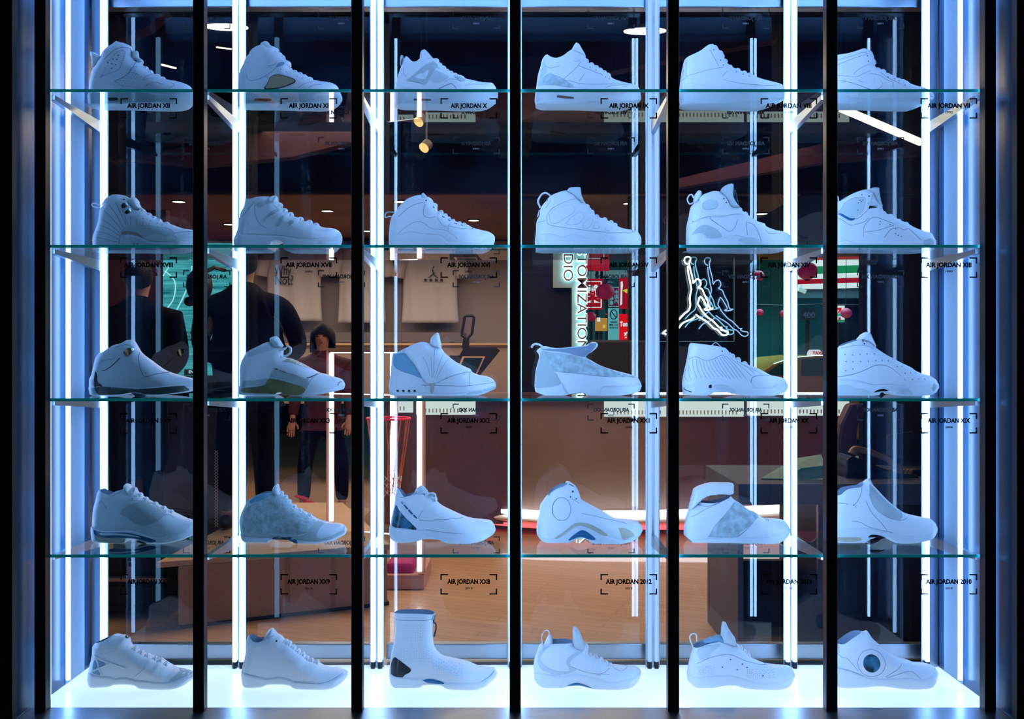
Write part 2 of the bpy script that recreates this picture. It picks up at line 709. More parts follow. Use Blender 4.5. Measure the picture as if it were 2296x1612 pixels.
    def slab(s, name, mname, poly, w=0.022, r=0.009, yoff=0.0):
        p = np.array([s.m(a, DS) for a in pts(poly)])
        p = resample(smooth(np.vstack([p, p[:1]])), 0.003)[:-1]
        loop = np.vstack([p, p[:1]])
        q, t = cdt(p, step=0.0036)
        t = orient(q, t)
        y = w * dome(pdist(q, loop) / r)
        n = len(q)
        v = [(q[i, 0], -y[i] + yoff, q[i, 1]) for i in range(n)] + [(q[i, 0], y[i] + yoff, q[i, 1]) for i in range(n)]
        f = []
        for g in t:
            f += [g, tuple(i + n for i in g[::-1])]
        return s.mk(name, v, f, MATS[mname], weld=True)

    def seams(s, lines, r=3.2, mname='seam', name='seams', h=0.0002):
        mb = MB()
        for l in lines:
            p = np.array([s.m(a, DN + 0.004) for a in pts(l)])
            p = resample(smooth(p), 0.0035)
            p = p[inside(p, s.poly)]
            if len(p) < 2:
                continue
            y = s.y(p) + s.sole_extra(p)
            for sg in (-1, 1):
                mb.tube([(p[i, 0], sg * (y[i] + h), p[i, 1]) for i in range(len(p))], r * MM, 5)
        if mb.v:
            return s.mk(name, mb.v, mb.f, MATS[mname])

    def dots(s, groups, mname='dark', name='eyelets'):
        v, f = [], []
        for r, l in groups:
            for a in (pts(l) if isinstance(l, str) else l):
                c = np.array(s.m(a, DN + 0.004))
                n = 10 if r > 7 else 6
                ring = np.array([c] + [c + r * MM * np.array((math.cos(2 * math.pi * k / n), math.sin(2 * math.pi * k / n))) for k in range(n)])
                if not inside(ring, s.poly).all():
                    continue
                y = s.y(ring) + s.sole_extra(ring) + 0.0017
                k = len(v)
                v += [(ring[i, 0], -y[i], ring[i, 1]) for i in range(n + 1)]
                f += [(k, k + 1 + i, k + 1 + (i + 1) % n) for i in range(n)]
        if v:
            return s.mk(name, v, f, MATS[mname], smoothed=False)

    def laces(s, l, r=0.0036, w=0.021):
        mb = MB()
        P_ = np.array([s.m(a, DS) for a in pts(l)])
        fl = s.f
        for i, p in enumerate(P_):
            k = int(np.argmin(((fl - p) ** 2).sum(1)))
            c = fl[k]
            t = fl[min(k + 3, len(fl) - 1)] - fl[max(k - 3, 0)]
            t = t / (np.hypot(*t) + 1e-9)
            nrm = np.array((-t[1], t[0]))
            if nrm[1] < 0:
                nrm = -nrm
            for sl in (0.008, -0.008):
                ring = []
                for j in range(-5, 6):
                    a = j / 5
                    q = c + nrm * (0.0015 - 0.020 * a * a) + t * sl * a
                    ring.append((q[0], a * w, q[1]))
                mb.tube(ring, r, 6)
        return s.mk('laces', mb.v, mb.f, M_lace)

    def loop(s, l, r=12, mname='white', name='heel_loop', yoff=0.0, near=False):
        p = np.array([s.m(a, DN if near else DS) for a in pts(l)])
        p = resample(smooth(p), 0.003)
        mb = MB()
        mb.tube([(a[0], yoff, a[1]) for a in p], r * MM, 8)
        return s.mk(name, mb.v, mb.f, MATS[mname])

    def scatter(s, x0, y0, x1, y1, n, r=4.5):
        rnd = random.Random(int(x0 + y0 + s.ox))
        out = []
        k = int(math.sqrt(n * (x1 - x0) / (y1 - y0)))
        for i in range(k):
            for j in range(max(1, n // k)):
                out.append((x0 + (i + 0.5) * (x1 - x0) / k + rnd.uniform(-8, 8), y0 + (j + 0.5) * (y1 - y0) / max(1, n // k) + rnd.uniform(-8, 8) + (10 if i % 2 else 0)))
        return (r, out)
# ================================================================ the display case
X0 = 0.0085
PITCH = 0.4206
MX = [X0 + (i - 3) * PITCH for i in range(7)]       # mullions and rear posts
WL, WR = -1.291, 1.304                               # inner faces of the side panels
M_blackmetal = mat('dark_anodised_metal', (0.020, 0.026, 0.032), 0.38, 0.75)
M_black = mat('black_paint', (0.004, 0.004, 0.005), 0.6)
M_brushed = mat('brushed_steel', (0.34, 0.42, 0.52), 0.30, 1.0, mottle=0.15, mscale=3)
M_panel = mat('satin_side_panel', (0.02, 0.075, 0.17), 0.26, 0.25, spec=.3)
M_frost = mat('frosted_acrylic', (0.30, 0.42, 0.56), 0.8)
M_led = emis('led_tube_light', LED, LED_REAR)
M_led2 = emis('front_strip_light', LED, LED_FRONT)
M_leddim = emis('dim_tube_light', (0.34, 0.58, 1.0), 1.1)
M_floorglow = mat('lit_acrylic_floor', (0.80, 0.86, 0.92), 0.25, emit=(0.68, 0.87, 1.0), strength=0.72)
M_glass_front = glass('front_glass', (0.995, 1, 1), haze=0.0)
M_glass_back = glass('rear_glass', (0.97, 0.985, 1), haze=0.014, hcol=(0.25, 0.50, 1.0), hscale=3.5, gain=1.25)
M_glass_shelf = glass('shelf_glass', (0.93, 0.985, 0.985), gain=1.0)
M_edge = mat('polished_glass_edge', (0.02, 0.30, 0.34), 0.2, emit=(0.0, 0.30, 0.36), strength=0.22)  # slight emission painted in for light caught by the glass edge
M_vinyl = mat('black_vinyl', (0.004, 0.004, 0.006), 0.5)
M_vinylgrey = mat('grey_vinyl', (0.16, 0.15, 0.17), 0.5)

case = empty('display_case', (X0, 2.8, H - 1.1),
             'tall glass display case with dark uprights, blue-white light tubes and a glowing floor', 'display case')


def part(mb, name, m, parent=None, **kw):
    return mb.build(name, m, parent or case, **kw)


def sub(parent_ob, mb, name, m, **kw):
    off = _wloc(parent_ob)
    o = mb.build(name, m, None, **kw)
    loc = Vector(o.location)
    o.parent = parent_ob
    o.location = loc - off
    return o


for i, x in enumerate(MX):
    u = part(MB().box(x - .0149, x + .0149, 2.585, 2.617, H - .965, H + 1.32), 'upright', M_blackmetal, bevel=.002)
    xs = {2: [x], 3: [x - .008, x + .008], 4: [x + .001, x + .0135], 5: [x + .0, x + .0135], 6: [x - .004]}.get(i, [])
    if i < 2:
        sub(u, MB().tube([(x, 2.630, H - .93), (x, 2.630, H + 1.12)], .0085, 10), 'light_strip', emis('left_fill_strip_light', (0.24, 0.55, 1.0), 4.2))
    for q in xs:
        sub(u, MB().tube([(q, 2.6235, H - .93), (q, 2.6235, H + 1.12)], .0050, 8), 'light_strip', M_led2)
for i, x in enumerate(MX):
    p = part(MB().box(x - .0035, x + .0035, 2.968, 2.992, H - .955, H + 1.16).box(x - .0215, x + .0215, 2.9715, 2.9735, H - .955, H + 1.16), 'rear_post', M_brushed)  # wide plate added behind the tubes to block their reflection in the glass
    xs = {0: [x + .0075], 6: [x - .0075]}.get(i, [x - .0105, x + .0105])
    for q in xs:
        sub(p, MB().tube([(q, 2.962, H - .934), (q, 2.962, H + 1.14)], .0064, 10), 'light_tube', M_leddim if i == 4 else M_led)
        sub(p, MB().cyl((q, 2.962, H - .9549), .007, .020, 12), 'tube_cap', M_blackmetal)
    if i in (0, 6):
        s_ = 1 if i == 6 else -1
        sub(p, MB().box(min(x + s_ * .004, x + s_ * .030), max(x + s_ * .004, x + s_ * .030), 2.975, 2.990, H - .955, H + 1.16), 'post_flange', M_brushed)
    for r in (1, 2, 3, 4):                       # tapered shelf arms
        zt = SHELF[r] - .0085
        y0, y1 = 2.655, 2.968
        vs = []
        for yy, hh in ((y0, .012), (y1, .036)):
            for xx in (x - .007, x + .007):
                vs += [(xx, yy, zt - hh), (xx, yy, zt)]
        a = MB().add(vs, [(0, 2, 3, 1), (4, 5, 7, 6), (0, 1, 5, 4), (2, 6, 7, 3), (0, 4, 6, 2), (1, 3, 7, 5)])
        sub(p, a, 'shelf_arm', M_brushed)
for s_, wx in ((-1, WL), (1, WR)):
    o = wx + s_ * .02
    w_ = part(MB().box(min(wx, o), max(wx, o), 2.50, 3.075, H - 1.1, H + 1.32), 'side_panel', M_panel)
    a, b = sorted((wx, wx - s_ * .003))
    sub(w_, MB().box(a, b, 2.815, 2.935, H - .953, H + 1.14), 'frosted_strip', M_frost)
    q = wx - s_ * .0155
    sub(w_, MB().tube([(q, 2.80, H - .936), (q, 2.80, H + 1.14)], .0062, 10), 'light_tube', M_led)
    a, b = sorted((wx + s_ * -.021, wx + s_ * .13))
    part(MB().box(a, b, 2.475, 2.499, H - 1.12, H + 1.4), 'outer_jamb', M_black)
part(MB().box(WL, WR, 2.62, 2.993, H - .985, H - .955), 'glowing_floor_panel', M_floorglow)
part(MB().box(WL, WR, 2.53, 2.619, H - 1.12, H - .949), 'front_rail', M_brushed, bevel=.003)
part(MB().box(WL, WR, 2.994, 3.075, H - 1.0, H - .9565), 'rear_sill', M_brushed)
for a, b in ((WL, X(855, 3.03)), (X(866, 3.03), X(1455, 3.03)), (X(1470, 3.03), WR)):
    part(MB().box(a, b, 3.028, 3.056, H - .948, H - .901), 'sliding_door_rail', M_brushed, bevel=.002)
part(MB().box(WL, WR, 2.994, 3.036, H + 1.066, H + 1.2), 'rear_header', M_brushed, bevel=.003)
part(MB().box(WL, WR, 2.56, 2.583, H + 1.13, H + 1.4), 'front_header', mat('header_paint', (0.08, 0.25, 0.5), 0.5))
hd = part(MB().box(WL, WR, 2.584, 2.60, H + 1.15, H + 1.33), 'header_light_channel', mat('header_channel_paint', (0.25, 0.55, 0.9), 0.6))
sub(hd, MB().box(WL + .01, WR - .01, 2.628, 2.634, H + 1.215, H + 1.225), 'light_strip', emis('header_strip_light', LED, 26))
part(MB().box(WL, WR, 2.584, 3.05, H + 1.33, H + 1.35), 'case_ceiling', mat('case_ceiling_paint', (0.3, 0.45, 0.65), 0.6))
part(MB().box(WL, WR, 2.5485, 2.5555, H - .949, H + 1.4), 'front_pane', M_glass_front)
part(MB().box(WL, WR, 3.040, 3.047, H - .902, H + 1.3), 'rear_pane', M_glass_back)

names = {1: 'highest', 2: 'second highest', 3: 'third highest', 4: 'lowest'}
for r in (1, 2, 3, 4):
    z = SHELF[r]
    sh = MB().box(WL + .036, WR - .034, 2.627, 2.9655, z - .008, z).build('glass_shelf', M_glass_shelf)
    tag(sh, 'clear glass shelf with teal polished edge carrying six white sneakers, %s of the four' % names[r], 'shelf', 'glass shelves in the display case')
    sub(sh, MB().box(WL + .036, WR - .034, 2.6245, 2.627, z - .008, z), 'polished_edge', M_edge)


def decal(cx, cy, D, text, year, mirror, label, group, y, wpx, hpx, kx):
    k = D / F
    W_, H_ = wpx * k, hpx * k
    x, z = X(cx, D), Z(cy, D)
    root = empty('vinyl_caption', (x, y, z), label, 'sticker', group)
    t, L = .0034 * kx, .0200 * kx
    for sx in (-1, 1):
        for sz in (-1, 1):
            a, b = sorted((x + sx * W_ / 2, x + sx * (W_ / 2 - L)))
            c, d = sorted((z + sz * H_ / 2, z + sz * (H_ / 2 - t)))
            m = MB().box(a, b, y, y + .0004, c, d)
            a, b = sorted((x + sx * W_ / 2, x + sx * (W_ / 2 - t)))
            c, d = sorted((z + sz * (H_ / 2 - t), z + sz * (H_ / 2 - L * .78)))
            m.box(a, b, y, y + .0004, c, d)
            m.build('corner_mark', M_vinyl, root)
    moved(text_mesh(text, .0165 * kx, .0007 * kx, .0002, mirror, len(text) * .0080 * kx), (x, y + .0002, z + .0065 * kx)).build('caption_lettering', M_vinyl, root)
    moved(text_mesh(year, .0075 * kx, .0002, .0002, mirror, .0195 * kx), (x, y + .0002, z - .0105 * kx)).build('year_lettering', M_vinylgrey, root)


rows = [('shelf 1', 243, ['XII', 'XI', 'X', 'IX', 'VIII', 'VII'], [1996, 1995, 1994, 1993, 1993, 1992]),
        ('shelf 2', 600, ['XVIII', 'XVII', 'XVI', 'XV', 'XIV', 'XIII'], [2003, 2002, 2001, 1999, 1998, 1997]),
        ('shelf 3', 949, ['2009', 'XX3', 'XX2', 'XX1', 'XX', 'XIX'], [2009, 2008, 2007, 2006, 2005, 2004]),
        ('shelf 4', 1310, ['XXX', 'XX9', 'XX8', '2012', '2011', '2010'], [2016, 2014, 2013, 2012, 2011, 2010])]
ordn = ['first', 'second', 'third', 'fourth', 'fifth', 'sixth']
shelfn = ['the top shelf', 'the second shelf', 'the third shelf', 'the lowest shelf']
for j, (n_, cy, tx, yr) in enumerate(rows):
    for i in range(6):
        decal(333.5 + 358.8 * i, cy, 2.548, 'AIR JORDAN ' + tx[i], str(yr[i]), False,
              'black corner-bracketed caption on the front glass just below %s, %s from left' % (shelfn[j], ordn[i]),
              'captions on the front glass', 2.5478, 127, 46, 1.0)
rows2 = [('', 45, ['VI', 'V', 'IV', 'III', 'II', 'I'], [1991, 1990, 1989, 1988, 1987, 1985])] + [
    (a, b_, c_, d_) for (a, _, c_, d_), b_ in zip(rows, (326, 625, 924, 1222))]
sl2 = ['above the top row of sneakers', 'between the top and second shelves', 'between the second and third shelves', 'between the third and lowest shelves', 'seen through the lowest shelf glass']
for j, (n_, cy, tx, yr) in enumerate(rows2):
    for i in range(6):
        decal(463 + 302.4 * i, cy, 3.037, 'AIR JORDAN ' + tx[i], str(yr[i]), True,
              'mirror-written bracketed caption on the rear glass, %s, %s from left' % (sl2[j], ordn[i]),
              'mirror-written captions on the rear glass', 3.0392, 106, 38, .985)
# ---------------------------------------------------------------- top shelf, left to right
k = Shoe(1, 180, 70, 'white high-top sneaker with holes in ankle panel and pointed heel tab, top shelf leftmost',
  b="165,1368 160,1200 172,1030 180,920 205,800 232,700 290,620 330,545 375,485",
  c="375,485 520,345 660,262 760,240 850,240",
  f="850,240 900,265 935,330 945,400 950,470 1000,540 1050,560 1110,600 1180,655 1250,715 1330,765 1390,795 1450,825 1520,860 1600,880 1720,900 1830,925 1920,960 1980,1000 2015,1060 2050,1180 2050,1260 2000,1330",
  so="160,1090 250,1040 350,1000 450,990 560,1010 650,1040 760,1030 880,1025 1000,1040 1100,1070 1400,1130 1700,1130 1900,1100 2055,1090",
  B="165,30 260,0 1500,0 1800,20 2050,110")
k.slab('tongue', 'mesh2', "455,420 560,290 690,188 745,240 860,300 840,400 700,420", .024)
k.slab('heel_tab', 'white', "188,375 215,365 300,410 400,470 370,560 300,640 240,712 222,680 212,520 190,450", .017)
k.slab('lace_lock', 'mesh2', "940,360 1020,352 1052,400 1058,470 1125,520 1132,560 1095,602 1030,560 940,520", .013)
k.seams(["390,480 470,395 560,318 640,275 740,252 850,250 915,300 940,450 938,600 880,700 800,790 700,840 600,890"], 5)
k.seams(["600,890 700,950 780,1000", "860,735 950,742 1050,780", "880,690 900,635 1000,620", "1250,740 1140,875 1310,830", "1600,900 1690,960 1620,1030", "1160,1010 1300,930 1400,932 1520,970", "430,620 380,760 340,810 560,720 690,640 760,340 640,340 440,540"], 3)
k.dots([(11, "650,410 555,478 628,488 470,543 540,563 610,585 541,648"), (6, "740,378 738,420 733,465 722,505 713,545 703,583 693,612 870,370 1225,820"),
  (6, "870,768 930,775 985,785 845,805 900,812 957,818 1012,825 745,835 800,842 855,850 915,858 980,862 665,868 720,875 770,882 825,890 885,900 945,908 635,908 692,916 745,922 800,932 858,940 918,946 765,972 830,980 890,986"),
  (5, "450,660 415,680 480,690 440,708 400,715 510,718 470,738 430,762 390,775 1315,945 1270,968 1220,990 1290,988 1325,995 1170,1012 1230,1020")], name='perforations')
k.panel('sole_window', 'dark', "490,1195 660,1195 668,1235 500,1240")
k.laces("1060,580 1180,660 1280,735 1400,795 1500,850")

k = Shoe(1, 510, 70, 'white high-top sneaker with tan side window and clear lace lock, top shelf second',
  b="195,1368 188,1230 195,1030 210,850 235,700 290,590 340,480 390,415",
  c="390,415 480,355 590,300 700,275 800,268",
  f="800,268 860,290 895,340 910,375 960,385 990,420 1000,460 1050,510 1080,525 1130,560 1140,600 1115,650 1150,700 1210,720 1260,755 1320,770 1360,800 1420,810 1470,825 1530,880 1680,905 1850,925 1940,960 1990,1020 2020,1090 2060,1200 2055,1260 1990,1340",
  so="190,1060 250,1005 340,998 430,1025 520,1080 900,1090 1300,1110 1700,1130 2040,1100",
  B="195,30 300,0 1500,0 1800,20 2050,110")
k.slab('tongue', 'mesh2', "585,310 610,230 700,190 735,198 780,262 860,330 700,400", .023)
k.panel('mesh_window_rim', 'dark', "748,818 826,774 920,764 1022,794 1164,843 1225,885 1208,927 1084,982 952,1017 800,1031 652,1026 694,950 734,880", .0009)
k.panel('mesh_window', 'tan', "758,824 832,785 920,776 1018,806 1158,855 1208,887 1194,916 1078,970 948,1004 800,1018 672,1015 706,950 744,884", .0016)
k.panel('eyelet_plate', 'white', "730,370 800,325 850,370 870,440 850,560 740,600 700,590 715,450", .002)
k.panel('tongue_gap', 'lining', "845,635 910,545 1000,532 970,590 900,622", .0009)
k.slab('lace_lock', 'gloss', "980,600 1030,540 1085,524 1137,560 1142,600 1110,655 1030,642", .02)
k.seams(["320,750 360,850 420,875 520,850 650,800 780,710 850,650", "1270,1030 1400,945 1530,885", "1470,1025 1560,975 1700,950", "730,370 715,450 700,590 740,600 850,560", "560,860 640,800 720,800"], 3.4)
k.dots([(15, "770,408 792,497"), (8, "825,455 952,668 1045,715 1245,805 1340,843 1440,860")])
k.panel('sole_window', 'dark', "495,1208 760,1212 765,1252 500,1250")
k.laces("890,350 1000,470 1140,690 1220,740 1310,785 1390,812 1480,870")

k = Shoe(1, 860, 70, 'white low-cut sneaker with netted sides and rounded wing straps, top shelf third',
  b="215,1368 208,1200 215,1020 245,850 290,700 330,600 350,510 372,488",
  c="372,488 410,475 450,500 500,560 550,592 610,580 650,545 720,510 800,490 870,480",
  f="870,480 930,500 985,540 1015,570 1030,610 1080,640 1100,670 1140,690 1160,720 1210,730 1240,765 1320,785 1400,800 1450,825 1480,860 1560,880 1700,910 1800,925 1940,930 1990,970 2020,1030 2055,1130 2065,1230 1950,1330",
  so="205,1040 330,1010 480,1015 600,1040 1000,1060 1400,1080 1800,1050 2050,1080",
  B="215,30 300,0 1500,0 1800,20 2050,110", bucket=.03)
k.slab('tongue', 'white', "652,560 652,430 680,370 730,343 778,358 868,465 900,520 760,600", .026)
k.slab('heel_tab', 'mesh2', "298,470 315,428 342,428 368,480 345,560 318,640 293,590", .014)
k.panel('wing_strap', 'mesh', "415,862 560,740 700,620 850,540 925,640 845,790 755,935 600,900", .0015)
k.panel('wing_window', 'white', "560,810 640,750 700,745 800,680 790,760 735,850 600,838", .0022)
k.panel('side_netting', 'mesh2', "925,680 1160,800 1100,880 1000,925 840,890 805,850 850,760", .0008)
k.panel('toe_eyelet_plate', 'mesh', "1250,780 1400,812 1470,860 1380,900 1285,835", .0016)
k.panel('eyelet_plate', 'mesh', "840,560 870,515 940,540 965,600 905,655", .0022)
k.seams(["990,1030 1110,980 1200,945 1250,970 1310,1030"], 7)
k.seams(["840,770 1080,830", "830,800 1110,860", "820,830 1090,885", "815,860 1050,905", "1450,990 1600,960 1800,945", "1100,910 1200,860 1290,870 1400,920", "420,880 560,900 740,960", "350,620 350,720 400,800", "940,620 1020,660"], 2.6)
k.dots([(9, "870,540 905,565 935,600 850,568 880,592 905,625"), (6, "1300,830 1340,840 1380,845 1420,855 1330,860 1370,870")])
k.panel('sole_window', 'smoke', "550,1208 830,1222 825,1248 550,1238")
k.laces("960,520 1020,600 1090,655 1150,705 1220,745 1290,775")

k = Shoe(1, 1180, 70, 'white mid-cut sneaker with crackled heel patch and pointed tongue, top shelf fourth',
  b="155,1368 150,1250 165,1100 185,960 195,880 215,760 250,650 285,510 320,455",
  c="320,455 370,445 420,490 500,522 570,515 660,475 760,400 840,350 900,335",
  f="900,335 960,350 1010,400 1060,460 1090,530 1140,580 1200,600 1260,640 1320,680 1400,730 1460,770 1510,810 1540,855 1620,890 1750,925 1900,955 1990,990 2040,1060 2065,1200 2030,1310",
  so="160,1000 240,960 400,945 600,960 800,990 1050,1020 1300,1110 1500,1160 1800,1110 2060,1100",
  B="155,60 300,0 1500,0 1800,20 2050,110", bucket=.03)
k.slab('tongue', 'white', "780,400 840,280 870,233 900,220 952,250 1000,330 1068,460 950,480 860,440", .025)
k.panel('heel_counter', 'mesh2', "235,860 322,480 350,600 372,700 300,790 215,850", .0011)
k.panel('heel_patch', 'fabric', "205,905 330,790 430,740 560,800 700,870 860,990 700,985 500,950 260,945", .0016)
k.panel('eyelet_plate', 'white', "850,400 900,370 960,390 990,450 920,520 850,500", .002)
k.seams(["670,850 800,730 910,630 985,520", "950,890 1050,750", "750,870 1000,940 1300,960 1600,960 1850,955", "940,600 1150,690 1280,750 1350,770", "430,735 560,795 700,865 860,990", "350,600 440,640 600,600", "1420,1030 1500,1000 1800,990", "320,480 350,600 372,700"], 3.2)
k.dots([(13, "910,428 878,463"), (9, "1145,638 1250,690 1355,788 1420,825 1485,855")])
k.panel('sole_window', 'smoke', "560,1145 830,1182 830,1212 560,1188")
k.laces("1090,545 1180,600 1270,650 1330,690 1410,745 1480,795")

k = Shoe(1, 1500, 70, 'plain smooth white high-top sneaker with stitched toe panel, top shelf fifth',
  b="180,1368 182,1200 190,1000 205,860 225,720 245,640 260,560 285,505",
  c="285,505 340,480 420,450 540,390 660,300 740,262 800,248",
  f="800,248 860,270 900,345 950,410 975,470 1010,520 1040,580 1090,630 1160,670 1230,690 1290,730 1350,740 1400,770 1460,780 1530,820 1620,860 1780,900 1950,940 2030,980 2055,1040 2080,1130 2060,1220 1900,1320",
  so="185,905 350,905 500,920 700,960 900,990 1100,1010 1400,1015 1750,1015 2070,1040",
  B="180,60 300,0 1500,0 1700,20 2060,130")
k.panel('toe_panel', 'white', "980,790 1050,720 1150,680 1300,740 1500,810 1640,870 1880,950 1700,985 1500,965 1250,930 1000,860", .0014)
k.seams(["980,790 1050,720 1150,680"], 6)
k.seams(["340,490 325,780", "325,780 500,740 700,680 900,640 1000,630", "750,300 830,450 900,600", "1000,860 1200,920 1500,970 1750,985 1950,960", "210,850 350,800", "300,690 250,690", "300,740 230,750", "300,660 250,660"], 3)
k.seams(["1020,820 1060,832", "1080,838 1120,848", "1140,852 1180,862", "1200,866 1240,876", "1260,882 1300,892", "1330,896 1370,904", "1400,908 1440,916", "1470,918 1510,926", "1550,932 1590,936", "1630,938 1670,940"], 2.6, name='toe_stitching')
k.dots([(10, "820,305 1215,720 1330,765 1440,803 940,500 985,590")])
k.laces("930,390 965,460 1010,550 1110,640 1240,700 1350,745 1450,785")

k = Shoe(1, 1850, 70, 'white high-top sneaker with embossed curved tick on its side, top shelf rightmost',
  b="20,1368 15,1200 30,1000 50,850 60,700 80,560 110,470",
  c="110,470 200,460 350,440 500,400 640,350 730,332",
  f="730,332 800,350 845,410 870,500 885,590 885,650 960,690 1050,720 1080,770 1150,790 1200,810 1260,850 1350,880 1440,910 1480,950 1600,990 1750,1025 1850,1060 1910,1120 1940,1200 1900,1290",
  so="10,1180 300,1150 800,1200 1300,1200 1700,1190 1950,1150",
  B="20,60 200,0 1400,0 1650,20 1930,130")
k.panel('side_tick', 'white', "200,775 400,795 580,805 720,745 830,700 700,790 600,870 740,920 830,935 890,900 900,830 980,860 1020,950 980,1010 900,1040 780,1020 600,950 400,890 200,850", .0016)
k.seams(["200,770 400,790 580,802 720,742 830,695", "200,856 400,893 600,953 780,1024 900,1045 985,1012 1024,950 1000,880", "900,825 890,900 830,937 740,922 600,872"], 3.4)
k.seams(["250,580 420,510 600,440 780,390", "530,760 580,700 700,620 830,570", "820,750 900,755 1000,790 1100,870 1200,920 1210,1020", "220,500 500,420 700,350 800,370", "1000,720 1150,850 1350,960"], 3)
k.dots([(10, "787,420 797,520 1320,890 1400,920 1410,980 1240,850 1130,820")])
k.laces("890,570 950,685 1040,730 1110,780 1210,820 1300,870 1390,900")

# ---------------------------------------------------------------- second shelf
k = Shoe(2, 180, 390, 'white high-top sneaker with fanned ribs, metal lace lugs, rose stripe, second shelf leftmost',
  b="240,1406 238,1200 250,1100 290,1000 330,880 350,740 365,620 410,570",
  c="410,570 470,500 560,430 640,390 740,378",
  f="740,378 830,400 880,440 930,520 1000,620 1060,645 1160,660 1210,700 1290,760 1380,810 1500,870 1640,905 1720,935 1850,980 2040,1010 2100,1060 2140,1150 2130,1260 2050,1340",
  so="230,1270 700,1262 780,1112 850,1087 980,1102 1130,1150 1250,1210 1500,1230 1700,1210 1780,1160 2150,1060",
  B="240,20 400,0 1600,0 1850,20 2130,120")
k.slab('tongue', 'white', "870,440 960,418 1022,450 1062,530 1085,590 1128,620 1132,660 1000,660 900,560", .02)
k.panel('mudguard', 'mesh2', "760,985 850,918 1000,905 1300,940 1550,970 1660,1030 1730,1120 1740,1175 1600,1212 1400,1218 1250,1188 1130,1140 980,1092 850,1078 740,1105", .0012)
k.panel('side_stripe', 'rose', "735,1085 760,1030 850,1024 950,1040 1060,1080 1125,1138 980,1090 850,1072 770,1085", .002)
k.panel('toe_guard', 'white', "1150,1140 1300,1100 1450,1085 1540,1150 1650,1120 1740,1175 1600,1210 1400,1216 1250,1190", .002)
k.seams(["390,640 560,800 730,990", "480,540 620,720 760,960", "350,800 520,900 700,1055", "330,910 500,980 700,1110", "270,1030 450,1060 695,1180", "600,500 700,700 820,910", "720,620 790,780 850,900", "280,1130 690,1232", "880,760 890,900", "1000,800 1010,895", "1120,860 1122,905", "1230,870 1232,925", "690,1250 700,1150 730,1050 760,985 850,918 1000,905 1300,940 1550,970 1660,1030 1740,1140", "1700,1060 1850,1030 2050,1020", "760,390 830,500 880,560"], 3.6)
k.dots([(14, "733,437"), (9, "1115,795 1245,838 1360,875 1450,905 970,1265 1040,1262")])
k.panel('lace_lug', 'chrome', "712,545 742,500 800,510 802,570 762,605 722,600", .004)
k.panel('lace_lug', 'chrome', "780,680 822,620 872,600 882,660 832,712 792,706", .004)
k.loop("375,575 290,528 220,530 208,560 258,592 365,618", 11)
k.laces("1000,640 1110,680 1230,745 1330,795 1430,845 1560,895", w=.024)

k = Shoe(2, 510, 390, 'white high-top sneaker with glossy mudguard and dark sole arch, second shelf second',
  b="135,1406 122,1250 135,1130 190,1000 210,850 225,760 250,660 300,580 325,440",
  c="325,440 420,465 480,455 560,435 700,420 760,410",
  f="760,410 850,420 900,480 960,540 955,590 1040,640 1040,680 1140,710 1160,750 1320,800 1340,840 1490,860 1500,890 1620,915 1720,960 1860,970 1960,1000 2030,1060 2055,1150 2040,1240 1980,1330",
  so="120,1120 200,1070 450,1080 700,1100 900,1100 1100,1130 1400,1170 1700,1150 1900,1110 2060,1010",
  B="100,20 300,0 740,0 860,150 960,185 1050,150 1130,0 1800,0 2040,120")
k.panel('mudguard', 'gloss', "480,985 700,970 900,950 1100,955 1300,1000 1600,1000 1750,972 1860,978 1975,1010 1880,1110 1700,1150 1400,1162 1100,1115 900,1090 600,1072 300,1062 205,1050 240,850 350,875", .0014)
k.panel('toe_bumper', 'mesh2', "1985,1020 2040,1100 2030,1200 1960,1290 1700,1290 1650,1210 1900,1120", .0012)
k.panel('lace_strap', 'fabric', "490,530 600,482 760,460 800,500 700,520 540,590", .0016)
k.panel('lace_strap', 'fabric', "590,830 750,690 870,600 885,660 700,780 640,868", .0016)
k.panel('lace_strap', 'fabric', "850,925 950,760 1000,742 990,800 900,935", .0016)
k.panel('lace_strap', 'fabric', "1100,925 1112,830 1190,850 1130,935", .0016)
k.seams(["470,500 480,700 560,880 700,965", "350,880 480,985 700,970", "230,760 330,640 460,480", "700,480 820,440", "860,600 800,540"], 4)
k.laces("860,440 950,550 1030,650 1140,725 1310,815 1480,870 1600,920", r=.0045)

k = Shoe(2, 860, 390, 'plain white high-top sneaker with wavy side overlay and thin heel loop, second shelf third',
  b="90,1406 95,1250 100,1050 115,880 150,760 200,690 240,650",
  c="240,650 330,560 440,470 560,420 660,395 720,395",
  f="720,395 820,420 880,470 910,540 960,580 975,670 1050,680 1080,720 1150,760 1200,815 1320,860 1420,900 1500,910 1610,965 1750,1005 1880,1035 1980,1100 2000,1180 1970,1280 1900,1340",
  so="85,1140 250,1100 400,1050 520,1040 650,1070 900,1090 1020,1110 1100,1180 1200,1230 1600,1240 2010,1230",
  B="90,10 250,0 1600,0 1800,10 1980,90")
k.slab('tongue', 'mesh2', "655,420 690,350 720,340 775,400 800,450 700,470", .02)
k.panel('wave_overlay', 'white', "240,1080 400,950 550,865 680,860 760,910 850,980 1000,1000 1130,1020 1230,1090 1310,1160 1180,1180 1060,1110 900,1075 650,1055 520,1025 400,1035 250,1085", .0014)
k.seams(["240,1080 400,950 550,865 680,860 760,910 850,980 1000,1000 1130,1020 1230,1090 1320,1160"], 6)
k.seams(["250,760 450,590 600,520 720,500", "740,520 710,640 720,740 800,770 930,760", "960,780 1050,910 1130,950", "1150,930 1350,970 1500,970", "1160,1010 1160,940 1210,870"], 3.6)
k.seams(["885,560 900,600", "1045,748 1090,772", "1150,808 1190,832", "1268,872 1315,892", "1388,905 1420,918", "1575,960 1605,965"], 9, 'blue', 'lace_slots')
